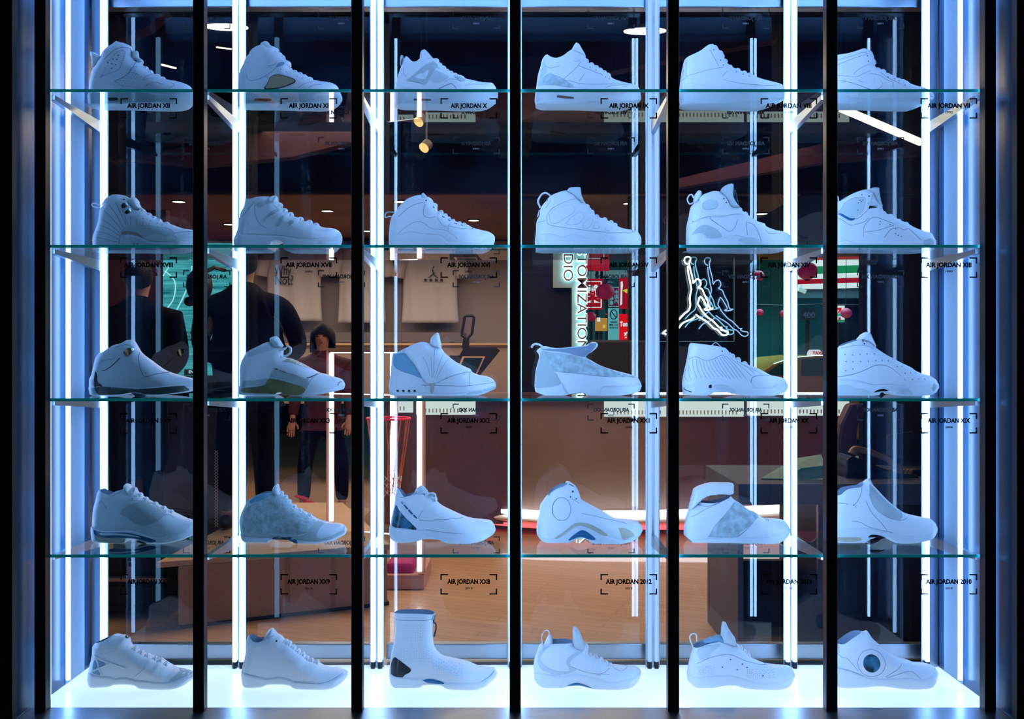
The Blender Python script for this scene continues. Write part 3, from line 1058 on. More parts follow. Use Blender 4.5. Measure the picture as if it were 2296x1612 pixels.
k.dots([(14, "755,460")])
k.loop("225,688 100,685 45,700 32,780 100,762 150,770", 9)
k.laces("935,565 1040,680 1110,740 1180,795 1260,835 1370,880 1450,905", w=.018)

k = Shoe(2, 1180, 390, 'tall white sneaker with oval side pods and wide heel loop, second shelf fourth',
  b="160,1406 160,1200 175,1050 180,900 200,820 240,740 250,640 290,560 340,500",
  c="340,500 400,440 500,380 620,335 740,300",
  f="740,300 820,325 880,360 930,430 1000,510 1060,520 1110,600 1150,660 1220,700 1250,750 1350,790 1450,830 1550,880 1640,940 1780,985 1960,1015 2030,1080 2065,1160 2060,1270 1990,1340",
  so="150,1120 280,1070 400,1060 520,1080 640,1120 760,1090 880,1080 1050,1130 1300,1200 1380,1160 1440,1110 1500,1200 1620,1210 1660,1150 1700,1210 1900,1220 2075,1200",
  B="160,10 300,0 1750,0 2060,60")
k.slab('tongue', 'mesh2', "720,330 760,258 850,236 958,236 977,270 992,380 1035,490 1000,540 880,460", .024)
k.panel('collar_overlay', 'white', "480,590 620,520 800,450 880,420 860,360 780,325 620,370 500,430 430,520", .0018)
for e in ("420,800 440,700 580,590 760,550 860,570 850,680 700,780 560,870 450,870", "700,880 830,760 980,680 1040,750 960,870 830,910", "1010,950 1060,850 1180,790 1190,870 1120,960 1040,970", "1200,970 1230,880 1300,870 1320,900 1290,980", "1410,1000 1440,940 1500,930 1530,960 1510,1010 1440,1015"):
    k.panel('side_pod', 'white', e, .0012)
    k.seams([e + ' ' + e.split()[0]], 2.8)
k.seams(["370,830 380,720 480,600 620,520 800,450 900,430", "370,850 430,910 700,960 1000,1000 1300,1040 1700,1050 1950,1030", "200,850 350,830", "440,460 400,520 350,600"], 3.6)
k.dots([(14, "815,370")])
k.loop("445,405 370,345 300,350 240,420 212,500 255,610", 17)
k.slab('heel_badge', 'mesh2', "225,640 245,650 230,720 205,775 195,765", .012)
k.laces("960,470 1020,540 1060,600 1110,650 1180,700 1280,760 1400,820 1520,870 1600,915", r=.0045)

k = Shoe(2, 1510, 390, 'chunky white sneaker with crossed straps and flared tongue, second shelf fifth',
  b="235,1406 225,1250 225,1120 235,930 270,780 290,660 320,580 400,500",
  c="400,500 500,400 620,350 720,330 850,335",
  f="850,335 940,380 1000,480 1050,580 1180,600 1200,640 1300,710 1400,790 1500,850 1620,890 1650,940 1800,1000 2000,1040 2080,1100 2110,1190 2100,1290 2000,1350",
  so="215,1130 330,1090 450,1050 540,1060 640,1150 900,1150 1100,1090 1290,1130 1450,1150 1640,1240 1800,1210 2120,1180",
  B="235,10 300,0 1750,0 2100,70")
k.slab('tongue', 'mesh2', "840,360 858,270 930,208 1020,176 1067,200 1072,280 1062,400 1100,500 1180,610 1020,640 940,480", .026)
k.slab('heel_tab', 'white', "350,500 370,400 430,310 470,293 512,340 502,420 400,540", .02)
k.slab('tongue_badge', 'camo', "1082,290 1112,288 1138,400 1168,530 1150,540 1090,420", .014)
k.panel('side_window', 'mesh', "345,1080 440,970 560,912 680,940 800,1010 858,1080 848,1138 645,1145 560,1080 480,1048", .0014)
k.panel('round_badge', 'mesh2', "540,560 570,490 680,455 790,470 810,530 770,600 640,620 560,610", .0018)
k.panel('strap', 'white', "380,700 600,660 900,620 1040,640 1150,650 1230,700 1100,715 900,745 700,745 560,765 390,840 355,800", .0035)
k.panel('sole_window', 'mesh2', "1160,1200 1200,1165 1300,1155 1450,1165 1590,1240 1300,1250", .001)
k.seams(["355,850 500,780 650,742 900,742"], 6)
k.seams(["680,800 800,890 950,1000 1020,1030 1100,960 1160,800", "1300,850 1320,1100", "1330,870 1420,900 1490,1000 1560,1200", "880,625 890,710", "1640,1000 1700,1070 1850,1060", "540,560 570,490 680,455 790,470 810,530 770,600 640,620 560,610 540,560", "345,1080 440,970 560,912 680,940 800,1010 858,1080", "680,760 690,820 900,960"], 3.4)
k.dots([(14, "925,430 967,500"), (9, "1025,655")])
k.loop("360,430 330,370 280,390 250,460 290,540 350,520", 13)
k.laces("1190,640 1290,710", w=.02)

k = Shoe(2, 1850, 390, 'white high-top sneaker with dark slot under ankle and squared tongue, second shelf rightmost',
  b="45,1406 40,1250 50,1000 80,800 120,640 170,560 245,490",
  c="245,490 300,470 400,400 520,345 650,305 780,290",
  f="780,290 850,310 885,370 930,480 1000,540 1020,640 1060,700 1150,735 1230,780 1310,830 1420,870 1500,920 1600,970 1740,1020 1830,1035 1890,1070 1930,1140 1960,1200 1960,1290 1900,1340",
  so="30,1200 200,1230 390,1180 620,1240 1000,1250 1700,1240 1975,1160",
  B="45,10 200,0 1700,0 1950,80")
k.slab('tongue', 'mesh', "780,310 820,258 940,243 952,330 988,520 1015,590 930,600 850,450", .024)
k.panel('ankle_panel', 'mesh2', "250,690 330,600 400,500 520,425 700,400 755,440 700,640 590,760 480,785 300,690", .0012)
k.panel('cutout_slot', 'blue', "255,705 300,690 400,745 480,788 562,785 520,825 440,820", .0008)
k.panel('lace_strap', 'mesh2', "790,510 850,480 930,510 975,570 900,560 800,545", .003)
k.panel('tongue_gap', 'dark', "805,620 830,558 960,590 890,600", .0008)
k.panel('toe_bumper', 'mesh', "1740,1200 1900,1155 1950,1185 1945,1270 1750,1285", .001)
k.seams(["480,920 700,860 800,780", "690,1120 710,950 780,850 860,780 960,775 1080,830 1230,890", "720,1040 950,1010 1230,920", "1060,1140 1150,1020 1250,970 1320,970 1400,1010 1490,985 1580,1080 1700,1200", "880,370 860,480 800,620 640,770 560,800", "220,750 400,870 480,920", "250,690 330,600 400,500 520,425 700,400 755,440 700,640 590,760"], 3.6)
k.dots([(14, "818,385"), (9, "690,360 655,460 705,457 685,484 625,508 610,635 985,900 995,850 1160,912 1250,990 1248,1075 1290,1108 1345,1128")])
k.loop("240,530 235,430 200,385 150,385 120,450 140,560", 12)
k.laces("1060,690 1180,750 1320,830 1460,890", w=.018)

# ---------------------------------------------------------------- third shelf
k = Shoe(3, 180, 725, 'white laceless sneaker with silver ankle buckle and smoky sole band, third shelf leftmost',
  b="320,1290 205,1240 175,1130 180,1000 212,925 235,830 265,680 300,580 340,540",
  c="340,540 460,510 560,450 660,390 780,360 860,310 920,293",
  f="920,293 970,310 1020,390 1080,500 1180,590 1300,680 1420,770 1530,840 1640,880 1800,930 2000,980 2080,1010 2120,1080 2100,1160 2000,1230",
  so="165,1140 390,1120 600,1155 800,1160 1100,1160 1400,1140 1850,1085 2130,1110",
  B="180,60 320,0 780,0 900,40 1000,45 1150,0 1700,20 2100,100")
k.panel('heel_gap', 'dark', "240,865 270,885 292,950 302,1050 390,1125 332,1200 322,1270 275,1230 245,1150 232,1000", .0006)
k.panel('sole_band', 'smoke', "322,1285 332,1190 392,1132 600,1150 850,1165 1100,1168 1400,1152 1830,1118 1900,1150 1925,1208 1700,1245 1400,1272 1180,1262 1100,1245 950,1238 700,1275", .0012)
k.panel('pull_tab', 'white', "345,690 550,640 700,570 690,610 560,740 430,835 380,830", .0015)
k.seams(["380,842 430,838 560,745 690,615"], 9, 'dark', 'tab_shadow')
k.seams(["970,420 1010,600 1060,760 1160,950 1350,910 1550,882 1720,912"], 6)
k.seams(["350,670 550,635 700,570", "600,420 780,380 880,420"], 3.6)
k.seams(["1190,870 1180,900"], 5)
k.panel('buckle', 'chrome', "750,520 800,462 850,440 940,450 905,510 840,600 790,570", .005)
k.panel('arch_gap', 'dark', "760,1292 880,1262 1000,1258 1200,1292 1000,1300", .0005)

k = Shoe(3, 510, 725, 'white sneaker with gold shank, grey side mesh and knotted lace, third shelf second',
  b="215,1290 210,1180 225,1080 225,900 230,760 270,640 340,530",
  c="340,530 480,460 600,405 700,350 770,330",
  f="770,330 870,390 960,430 1010,480 1000,560 1050,610 1150,630 1350,720 1550,830 1650,880 1780,910 1900,950 2030,990 2080,1030 2110,1100 2105,1170 2050,1220",
  so="205,1245 500,1260 900,1285 1250,1290 1400,1250 1700,1200 2050,1130 2120,1100",
  B="215,20 400,0 830,0 950,50 1020,55 1150,10 1250,0 1700,20 2100,110")
k.slab('tongue', 'mesh2', "768,330 773,260 830,237 900,239 962,320 1003,405 960,440 860,440", .026)
k.panel('collar', 'mesh2', "345,600 350,545 600,415 750,345 800,455 500,560", .001)
k.panel('heel_band', 'mesh', "240,1150 270,1040 500,1020 720,990 640,1105 400,1120", .001)
k.panel('side_mesh', 'mesh', "830,810 1100,880 1380,985 1470,1000 1400,1160 1100,1060 760,990", .0008)
k.panel('shank', 'amber', "240,1165 640,1112 730,1000 900,1012 1100,1062 1400,1162 1300,1280 1000,1280 700,1262 240,1238", .0012)
k.panel('lace_cover', 'white', "845,780 960,700 1100,710 1400,800 1590,880 1450,965 1300,945 1000,855", .0022)
k.panel('instep', 'beige', "960,690 1060,625 1150,640 1350,730 1600,865 1400,790 1100,700", .0012)
k.seams(["850,818 890,830", "980,852 1040,872", "1150,897 1210,912", "1300,937 1360,952", "1430,975 1500,960 1590,905"], 9, 'dark', 'lace_slots')
k.seams(["1650,885 1540,960 1430,1150 1370,1240", "830,810 780,950 740,990"], 3.6)
k.loop("760,430 860,452 1000,452 1085,440", 13, 'lace', 'laces', -.016)
k.loop("880,535 960,490 1070,465", 13, 'lace', 'laces', -.02)
k.loop("850,540 850,600 900,635 1000,605", 15, 'lace', 'laces', -.018)
k.loop("1060,400 1130,440 1130,520 1060,580 1000,590", 20, 'lace', 'laces', 0)
k.seams(["1970,1110 1992,1060 2060,1030"], 9, 'rose', 'toe_mark')

k = Shoe(3, 860, 725, 'white sneaker with pleated shroud over the laces and blue-grey ankle mesh, third shelf third',
  b="110,1290 100,1180 95,1110 105,1060 125,900 135,760 145,620 170,530",
  c="170,530 250,520 340,480 440,430 560,370 660,340 760,340 870,380",
  f="870,380 950,400 1035,440 1090,520 1180,600 1300,690 1450,770 1560,820 1590,870 1700,920 1860,950 1960,1000 2010,1080 2015,1150 1960,1210",
  so="90,1190 300,1245 800,1255 1300,1250 1530,1210 1800,1170 2025,1110",
  B="100,30 250,0 1500,0 1750,20 2000,110", upper_mat=M_white)
k.slab('tongue', 'white', "835,350 850,268 900,208 955,168 990,180 1012,260 1038,450 940,460 860,420", .024)
k.panel('ankle_mesh', 'bluemesh', "165,560 350,530 440,620 560,780 680,985 500,905 330,855 190,780 155,700", .0009)
k.panel('shroud', 'white', "350,500 560,395 720,370 860,390 1020,450 1150,590 1400,760 1560,825 1570,865 1400,888 1180,958 960,1058 820,1068 720,1010 600,790 480,630", .003)
k.panel('keystone', 'beige', "812,1076 938,1072 900,1130 888,1240 842,1240 850,1130", .002)
k.seams(["700,600 780,750 830,930", "850,600 860,800 870,980", "910,430 905,700 900,960", "1060,560 980,780 930,960", "1150,640 1030,830 960,980"], 2.8, h=.003)
k.seams(["1540,880 1540,1110", "680,1105 850,1112 1200,1120 1500,1120 1980,1060", "190,790 330,860 500,910 680,990", "1560,870 1400,893 1180,963 960,1063"], 4)
for x in (230, 333, 433, 535):
    k.panel('sole_slot', 'dark', "%d,1192 %d,1192 %d,1232 %d,1232" % (x, x + 42, x + 42, x), .0008, raw=True)
k.panel('toe_outsole', 'mesh', "1530,1232 1800,1182 1995,1125 1985,1180 1800,1245 1500,1280", .0008)

k = Shoe(3, 1180, 725, 'low wedge-shaped white sneaker with fabric side and flared sock collar, third shelf fourth',
  b="160,1270 140,1220 150,1130 155,960 175,820 210,690 230,600 215,540 185,495 240,440",
  c="240,440 330,410 450,435 560,445 700,435 860,415 1060,400",
  f="1060,400 1160,345 1250,338 1285,380 1260,440 1180,510 1100,560 1075,610 1180,670 1300,740 1450,800 1650,860 1850,910 1980,960 2040,1040 2070,1120 2060,1200 1950,1220",
  so="130,1180 300,1180 480,1130 620,1060 700,1140 760,1250 900,1250 1200,1280 1360,1130 1700,1110 2080,1080",
  B="140,70 300,10 400,0 650,0 830,40 1000,50 1150,0 1600,0 1900,40 2060,90", bucket=.02)
k.panel('heel_mesh', 'mesh', "235,640 300,480 400,620 500,840 620,1065 480,1130 200,1165 165,1120 165,960", .0009)
k.panel('side_mesh', 'fabric', "330,500 700,550 1060,640 1300,745 1650,875 1960,965 1500,960 1000,900 520,850", .0012)
k.panel('side_overlay', 'white', "520,870 900,910 1400,960 1970,975 2040,1080 1700,1118 1370,1130 1230,1285 770,1258 640,1050", .0018)
k.panel('sock_collar', 'lining', "260,450 560,455 1060,415 1160,355 1245,355 1270,390 1180,500 1085,570 1065,605 900,575 700,520 330,480", .0012)
k.seams(["740,930 800,1200", "960,1060 1000,1100", "1100,1100 1080,1230", "1300,1130 1200,1250", "330,490 420,640 520,860 620,1060", "520,862 1000,905 1500,962 1970,968"], 2.8)
k.loop("300,425 230,380 160,370 110,400 100,440", 19)

k = Shoe(3, 1510, 725, 'white sneaker with fine diagonal ribs over its side, third shelf fifth',
  b="170,1290 160,1180 155,1050 190,850 230,680 260,500 275,400 300,352",
  c="300,352 500,375 700,400 850,430 930,440",
  f="930,440 990,500 990,540 1070,580 1100,625 1170,640 1200,690 1280,710 1360,750 1500,800 1620,860 1750,930 1900,960 1990,1000 2035,1080 2040,1160 1980,1230",
  so="150,1180 250,1120 450,1070 600,1010 750,980 850,1000 1050,1080 1250,1140 1450,1160 1700,1150 2050,1080",
  B="170,20 330,0 560,0 700,60 900,60 1100,20 1250,0 1700,0 2030,90")
k.seams(["360,640 370,800 420,980", "480,650 520,820 600,990", "600,680 650,830 740,960", "700,660 780,820 900,960", "800,620 880,780 1020,990", "880,600 1000,760 1150,990", "960,580 1120,760 1300,1000", "1040,620 1240,790 1390,940", "1160,680 1350,800 1450,900", "1280,740 1480,850 1600,910", "300,760 290,900 330,1020", "250,820 230,950 270,1040", "420,640 440,810 510,990", "540,670 580,830 670,980", "650,670 710,820 820,960", "750,640 830,800 960,970", "840,610 940,770 1090,990", "920,590 1060,760 1220,990"], 3, name='ribs')
k.seams(["300,640 420,600 560,660 700,650 850,580 930,570", "1380,1060 1400,980 1500,940 1750,935", "1700,1010 1780,1120 1880,1080", "1520,1010 1560,1120"], 4)
k.seams(["200,1150 250,1205 330,1232"], 8, 'dark', 'heel_mark')
k.dots([(14, "890,497")])
k.panel('sole_hole', 'dark', "632,1150 640,1112 680,1098 690,1150 660,1165", .0008)
k.panel('sole_window', 'mesh2', "710,1122 800,1092 950,1112 1105,1200 1080,1245 900,1220 780,1180", .001)
k.panel('toe_overlay', 'white', "1390,1060 1410,985 1500,945 1740,940 1880,980 1960,1010 2010,1080 1880,1085 1780,1120 1500,1140", .0016)
k.loop("680,402 760,345 860,430", 9, 'mesh2', 'tongue')
k.laces("1000,545 1060,590 1160,645 1270,712", r=.004)

k = Shoe(3, 1850, 725, 'white sneaker with rows of round dimples and dark sole crescent, third shelf rightmost',
  b="20,1290 10,1150 40,900 100,700 170,560 200,480 250,410",
  c="250,410 350,365 450,330 560,295 620,280 720,275",
  f="720,275 790,300 860,370 905,430 1000,500 1150,590 1350,700 1500,770 1600,840 1740,900 1850,925 1950,985 2000,1060 2015,1150 1960,1230 1850,1270",
  so="0,1050 250,1010 450,1020 650,1040 850,1090 1000,1090 1200,1090 1400,1110 1700,1060 2025,1080",
  B="20,30 200,0 820,0 900,50 1020,80 1150,40 1230,0 1700,0 1980,90")
k.slab('tongue', 'white', "560,300 640,200 700,163 752,156 800,190 832,260 910,440 840,420 740,340", .024)
k.panel('side_overlay', 'white', "240,965 450,935 700,855 900,765 1060,755 1180,805 1300,905 1400,1020 1200,1080 1000,1080 850,1080 650,1030 450,1010", .0014)
k.seams(["240,960 450,930 700,850 900,760 1060,750 1180,800 1300,900 1420,1020"], 5)
k.seams(["350,440 600,395 800,410 900,450", "560,300 700,285 800,330"], 3.4)
k.dots([(12, "385,560 515,565 650,560 775,550 905,545 395,685 515,688 650,685 790,680 925,670 1030,665 1145,670 1290,775 1385,770 1415,890 1520,885 1620,890 1540,1005 1660,995 1785,1000 510,820 380,850")], 'seam', 'dimples')
k.dots([(14, "715,315 737,365")])
k.panel('arch_crescent', 'dark', "862,1245 940,1192 1040,1172 1110,1202 1158,1248 1060,1218 950,1226", .0008)
k.panel('sole_pod', 'mesh2', "210,1130 330,1098 440,1108 560,1160 700,1182 815,1240 700,1280 220,1275", .001)
k.panel('sole_pod', 'mesh2', "1235,1265 1330,1192 1450,1172 1535,1250 1500,1280", .001)
k.panel('toe_bumper', 'mesh', "1890,1160 1940,1085 1990,1085 1998,1160 1920,1220", .001)

# ---------------------------------------------------------------- fourth shelf
k = Shoe(4, 180, 1055, 'white sneaker with ridged side mesh over blue shank, lowest shelf leftmost',
  b="230,1240 210,1150 210,1050 225,950 240,700 275,560 310,400 340,340",
  c="340,340 400,335 440,370 520,400 600,405 700,350 790,340",
  f="790,340 870,360 940,310 1000,340 1050,390 1105,440 1200,510 1400,610 1600,710 1720,770 1900,850 2060,890 2110,960 2120,1060 2090,1130 2030,1190",
  so="195,1030 330,1085 500,1100 800,1080 1000,1100 1200,1160 1400,1200 1600,1160 1850,1110 2130,1050",
  B="210,90 300,20 400,0 870,0 920,70 1100,60 1230,0 1600,0 1900,60 2100,130", bucket=.03)
k.slab('tongue', 'white', "792,360 806,250 850,232 902,280 942,380 900,420 840,400", .024)
k.panel('side_mesh', 'mesh', "720,720 850,630 1080,562 1250,600 1400,690 1490,760 1440,875 1200,975 1000,955 820,840 705,790", .0011)
k.seams(["740,700 1000,600", "760,760 1150,620", "800,800 1250,660", "850,850 1330,700", "920,900 1400,760", "1000,940 1450,820"], 3.4, name='ribs')
k.panel('shank', 'blue', "232,1065 400,1112 800,1112 1100,1162 1385,1238 1280,1275 1000,1212 700,1202 400,1202 255,1150", .0014)
k.panel('sole_highlight', 'gloss', "330,1120 700,1125 1000,1160 1100,1190 700,1160 400,1160", .002)
k.panel('arch_gap', 'dark', "895,1310 930,1250 1100,1265 1215,1305 1100,1325 960,1325", .0005)
k.panel('heel_outsole', 'beige', "250,1170 500,1215 760,1215 860,1270 700,1300 400,1290 290,1260", .0008)
k.seams(["430,400 500,470 580,450 700,370", "300,600 350,560 450,700", "850,540 1000,560 1120,560", "1400,850 1520,800 1650,860"], 3.6)
k.dots([(16, "798,430"), (9, "900,515")])
k.loop("900,405 960,395 1010,430 1060,440", 16, 'lace', 'lace_bow', -.02)
k.laces("980,330 1080,430 1180,505 1350,590 1500,660 1640,735")

k = Shoe(4, 510, 1055, 'white textile sneaker with grey-green toe strap and dark chequered shank, lowest shelf second',
  b="255,1220 245,1150 225,950 235,800 300,650 350,540",
  c="350,540 450,480 600,410 700,390 820,385",
  f="820,385 930,360 1020,440 1080,490 1140,570 1250,670 1380,730 1500,800 1620,870 1800,920 2000,950 2090,980 2140,1060 2165,1140 2120,1200 2050,1240",
  so="215,1170 400,1210 800,1215 1000,1180 1250,1230 1500,1260 1700,1230 1900,1170 2180,1060",
  B="250,60 350,10 450,0 780,0 850,60 1200,60 1280,0 1600,0 1900,40 2150,130")
k.slab('tongue', 'white', "800,400 820,308 890,238 922,260 944,350 985,430 900,460", .022)
k.panel('collar', 'bluemesh', "362,575 450,492 620,425 810,402 760,470 600,540 400,600", .001)
k.panel('side_textile', 'fabric', "260,1120 250,900 300,700 500,590 760,480 900,440 1100,570 1400,760 1560,900 1490,1020 1300,1140 600,1130", .0008)
k.panel('toe_strap', 'mesh', "1615,905 1730,930 1645,1060 1620,1175 1690,1205 1900,1155 2100,1062 2120,1095 1900,1210 1600,1252 1300,1235 800,1200 310,1190 300,1132 600,1142 1300,1162 1480,1030 1540,960", .0018)
k.panel('toe_cap', 'gloss', "1745,940 1900,950 2040,985 2090,1050 1900,1140 1690,1195 1635,1160 1660,1070", .0012)
k.panel('chequered_shank', 'camo', "787,1245 832,1197 1000,1177 1200,1202 1265,1260 1262,1300 1150,1272 900,1267 795,1300", .002)
k.seams(["1700,1080 1900,1050 2080,990", "520,480 600,900 620,1130", "300,930 700,940 1200,960"], 3)
k.laces("960,400 1040,470 1090,560 1190,640 1320,710 1470,790")

k = Shoe(4, 860, 1055, 'white sneaker with dark blue marbled heel wedge and bunched lace, lowest shelf third',
  b="130,1250 105,1150 105,1030 150,800 200,560 215,420 250,310",
  c="250,310 300,340 380,440 460,430 540,400 620,340",
  f="620,340 700,330 800,390 880,410 930,460 960,540 1050,620 1250,720 1450,810 1600,850 1800,870 1920,890 1980,960 2010,1060 1990,1140 1900,1190 1750,1250",
  so="95,1030 300,1050 600,1065 900,1090 1200,1120 1500,1110 1800,1080 2025,1060",
  B="110,60 250,10 400,0 640,30 760,70 1000,60 1180,0 1500,0 1750,40 2000,140", bucket=.03)
k.slab('tongue', 'mesh2', "550,400 580,328 680,260 732,290 800,372 780,430 640,440", .024)
k.panel('heel_wedge', 'camo', "132,1005 155,850 205,640 265,710 400,865 595,1055 400,1045 200,1028", .0012)
k.panel('heel_strap', 'white', "212,600 300,520 420,640 600,850 700,1000 620,1055 400,850 260,700", .0018)
for p in ("302,570 325,562 352,602 330,612", "345,625 372,615 440,690 420,712", "430,725 455,700 525,780 508,800", "520,812 545,795 602,852 590,872"):
    k.panel('side_dash', 'blue', p, .0028, raw=True)
k.slab('lace_lock', 'mesh2', "655,560 690,480 780,420 880,388 940,420 950,470 968,500 955,550 900,590 760,605 670,600", .024, .012)
k.loop("740,440 820,400 900,400 940,450", 18, 'lace', 'lace_bow', -.02)
k.loop("740,490 830,470 930,480 950,530", 16, 'lace', 'lace_bow', -.024)
k.seams(["600,900 900,890 1200,870 1420,865", "760,1065 1100,1105 1400,1118", "620,860 700,720", "290,500 560,440 720,400"], 4)
k.panel('arch_plate', 'gloss', "780,1180 900,1150 1180,1220 1240,1225 1180,1280 1000,1230", .001)

k = Shoe(4, 1180, 1055, 'white bulbous sneaker with round ankle disc and blue fan arch, lowest shelf fourth',
  b="290,1280 210,1200 185,1080 200,900 235,750 250,620 310,520 380,430",
  c="380,430 480,330 600,260 700,230",
  f="700,230 720,188 780,200 870,260 930,350 960,440 990,510 1100,580 1250,660 1400,740 1480,790 1600,850 1800,870 1950,890 2050,960 2090,1040 2080,1130 1980,1190 1850,1240",
  so="170,1100 300,1210 500,1225 700,1110 850,990 960,950 1100,970 1300,1070 1450,1160 1700,1230 1950,1170 2100,1080",
  B="190,100 300,20 450,0 750,0 850,60 980,90 1100,50 1200,0 1650,0 1900,60 2080,150", wide=1.05)
k.panel('arch_band', 'beige', "502,1220 700,1080 850,962 980,937 1150,962 1350,1062 1455,1150 1360,1148 1200,1060 1000,985 880,1000 750,1090 590,1208", .0014)
k.panel('arch_fan', 'blue', "747,1243 850,1152 960,1077 1030,1067 1120,1112 1240,1218 1150,1232 1000,1190 900,1200 785,1250", .0012)
k.seams(["850,1160 880,1200", "900,1120 930,1195", "950,1085 970,1190", "1000,1070 1010,1190", "1050,1080 1060,1200", "1100,1105 1110,1215", "1150,1140 1160,1225"], 3.4, 'dark', 'fan_ribs')
k.panel('toe_inlay', 'beige', "1645,1022 1750,1022 1880,1082 1935,1160 1850,1188 1735,1225 1682,1120", .0014)
k.panel('ankle_disc', 'white', ell(635, 700, 160, 200), .0022)
k.seams([ell(635, 700, 166, 206) + ' 801,700'], 4.2)
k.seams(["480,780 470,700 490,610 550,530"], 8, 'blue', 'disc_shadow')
k.panel('collar', 'lining', "395,425 500,335 690,245 750,260 680,300 550,340 405,450", .0009)
k.seams(["1000,770 1250,820 1500,890 1800,960", "830,520 900,560 950,600"], 3.6)
k.seams(["770,262 860,305"], 8, 'dark', 'tongue_gap')
k.dots([(18, "840,388"), (12, "798,482 905,520")])

k = Shoe(4, 1510, 1055, 'white sneaker with raised open ankle strap and lace-textured front, lowest shelf fifth',
  b="320,1270 200,1180 180,1110 210,880 260,700 300,600 440,556",
  c="440,556 560,560 680,560 800,540 920,490 1020,450",
  f="1020,450 1090,520 1200,590 1340,690 1460,740 1560,820 1620,850 1780,850 1950,880 2040,950 2090,1060 2040,1150 1900,1220 1720,1270",
  so="170,1130 320,1240 600,1240 1000,1210 1200,1200 1500,1210 1900,1160 2100,1080",
  B="190,100 300,20 400,0 1650,0 1850,30 2080,140", bucket=.035)
k.slab('ankle_strap', 'white', "348,400 370,330 500,260 680,213 900,213 1058,223 1063,300 1042,422 830,427 650,442 530,490 450,560 340,660 270,700 300,570", .030, .006)
k.panel('lace_textile', 'fabric', "625,1198 750,1000 950,780 1100,605 1200,600 1400,725 1550,830 1400,960 1200,1100 1150,1188 900,1205", .0012)
k.panel('side_panel', 'white', "330,860 600,700 880,575 1020,500 1090,580 940,780 740,1000 610,1195 400,1180 320,1000", .0018)
k.panel('toe_overlay', 'white', "1170,1185 1300,1060 1480,875 1600,862 1760,865 1700,1000 1500,1180", .0016)
k.seams(["330,850 600,700 880,570 1020,490", "1500,1180 1680,1000 1760,870", "1160,1180 1300,1060 1480,870", "400,600 480,640 650,650 860,580"], 4)

k = Shoe(4, 1850, 1055, 'white laceless sneaker with long grey throat opening and heel strap, lowest shelf rightmost',
  b="60,1270 20,1200 10,1050 40,800 90,600 150,430",
  c="150,430 230,420 330,330 450,295 600,275 680,200",
  f="680,200 760,145 820,170 845,240 920,320 1020,430 1150,560 1300,680 1430,760 1580,800 1750,835 1880,860 1960,930 1990,1030 1970,1110 1880,1170 1750,1220",
  so="0,1060 400,1050 700,1030 900,1060 1100,1110 1400,1130 1700,1110 2000,1040",
  B="20,60 150,10 250,0 620,0 700,60 900,110 1050,70 1130,20 1300,0 1550,20 1900,90")
k.panel('throat_opening', 'mesh', "822,430 842,260 920,330 1100,525 1300,695 1420,772 1320,885 1180,858 1000,760 880,620", .0008)
k.panel('heel_outsole', 'beige', "200,1200 600,1200 645,1245 560,1272 220,1268", .0008)
k.panel('arch_crescent', 'dark', "765,1200 822,1152 920,1147 1030,1182 1100,1222 1000,1205 860,1195", .0008)
k.panel('heel_strap', 'white', "210,600 400,615 555,640 560,890 490,905 210,880", .0016)
k.seams(["408,640 388,880", "465,655 445,885"], 7, 'blue', 'strap_stripes')
k.seams(["210,590 400,610 550,620 650,480 710,290", "500,910 650,935 760,1000 1000,1070 1200,1105", "760,560 850,760 1000,930 1110,1080", "570,640 560,900", "1300,890 1400,880 1500,850", "822,430 880,620 1000,762 1180,862 1320,888"], 4.2)
k.dots([(10, "533,630")])

# ---------------------------------------------------------------- lit floor of the case
k = Shoe(5, 180, 1370, 'white knit sneaker with crossed heel bands and ankle pad, glowing floor leftmost',
  b="170,1330 145,1200 160,1120 175,980 215,830 225,720 235,610 290,565",
  c="290,565 400,520 500,480 600,430",
  f="600,430 640,412 740,430 830,440 880,500 900,580 980,650 1030,680 1110,730 1200,780 1300,810 1400,865 1470,875 1540,930 1600,960 1680,1010 1850,1050 2000,1090 2070,1130 2080,1200 2000,1290",
  so="145,1130 300,1180 500,1190 600,1220 800,1200 1000,1240 1150,1240 1400,1260 1650,1255 1900,1200 2090,1140",
  B="150,80 250,10 350,0 600,20 720,60 1050,60 1150,10 1300,0 1700,0 1900,40 2080,130")
k.panel('ankle_pad', 'white', "232,640 245,600 400,535 620,440 720,520 800,600 790,680 600,730 400,775 300,775 245,720", .0035)
k.panel('tongue_oval', 'dark', "665,462 700,442 780,482 862,550 865,590 800,578 720,520", .0022)
k.panel('toe_cap', 'mesh', "1650,1015 1850,1055 2040,1105 2030,1150 1900,1195 1700,1245 1600,1248 1720,1130 1700,1070", .0011)
for p in ("210,930 250,900 288,1020 205,1055", "302,902 430,950 342,1010", "200,1115 305,1072 338,1155 240,1135"):
    k.panel('heel_window', 'bluemesh', p, .0008)
k.seams(["225,825 400,900 600,970 800,1030", "185,1100 330,1030 500,960", "270,860 320,1020 380,1165"], 11, 'white', 'heel_band', .001)
k.seams(["630,645 680,632", "670,690 710,675", "980,1170 1080,1090 1180,1010", "232,640 300,775 400,778 600,733 790,683"], 3.4)
k.laces("1000,665 1100,725 1220,785 1340,835 1450,872 1560,940", r=.0042)

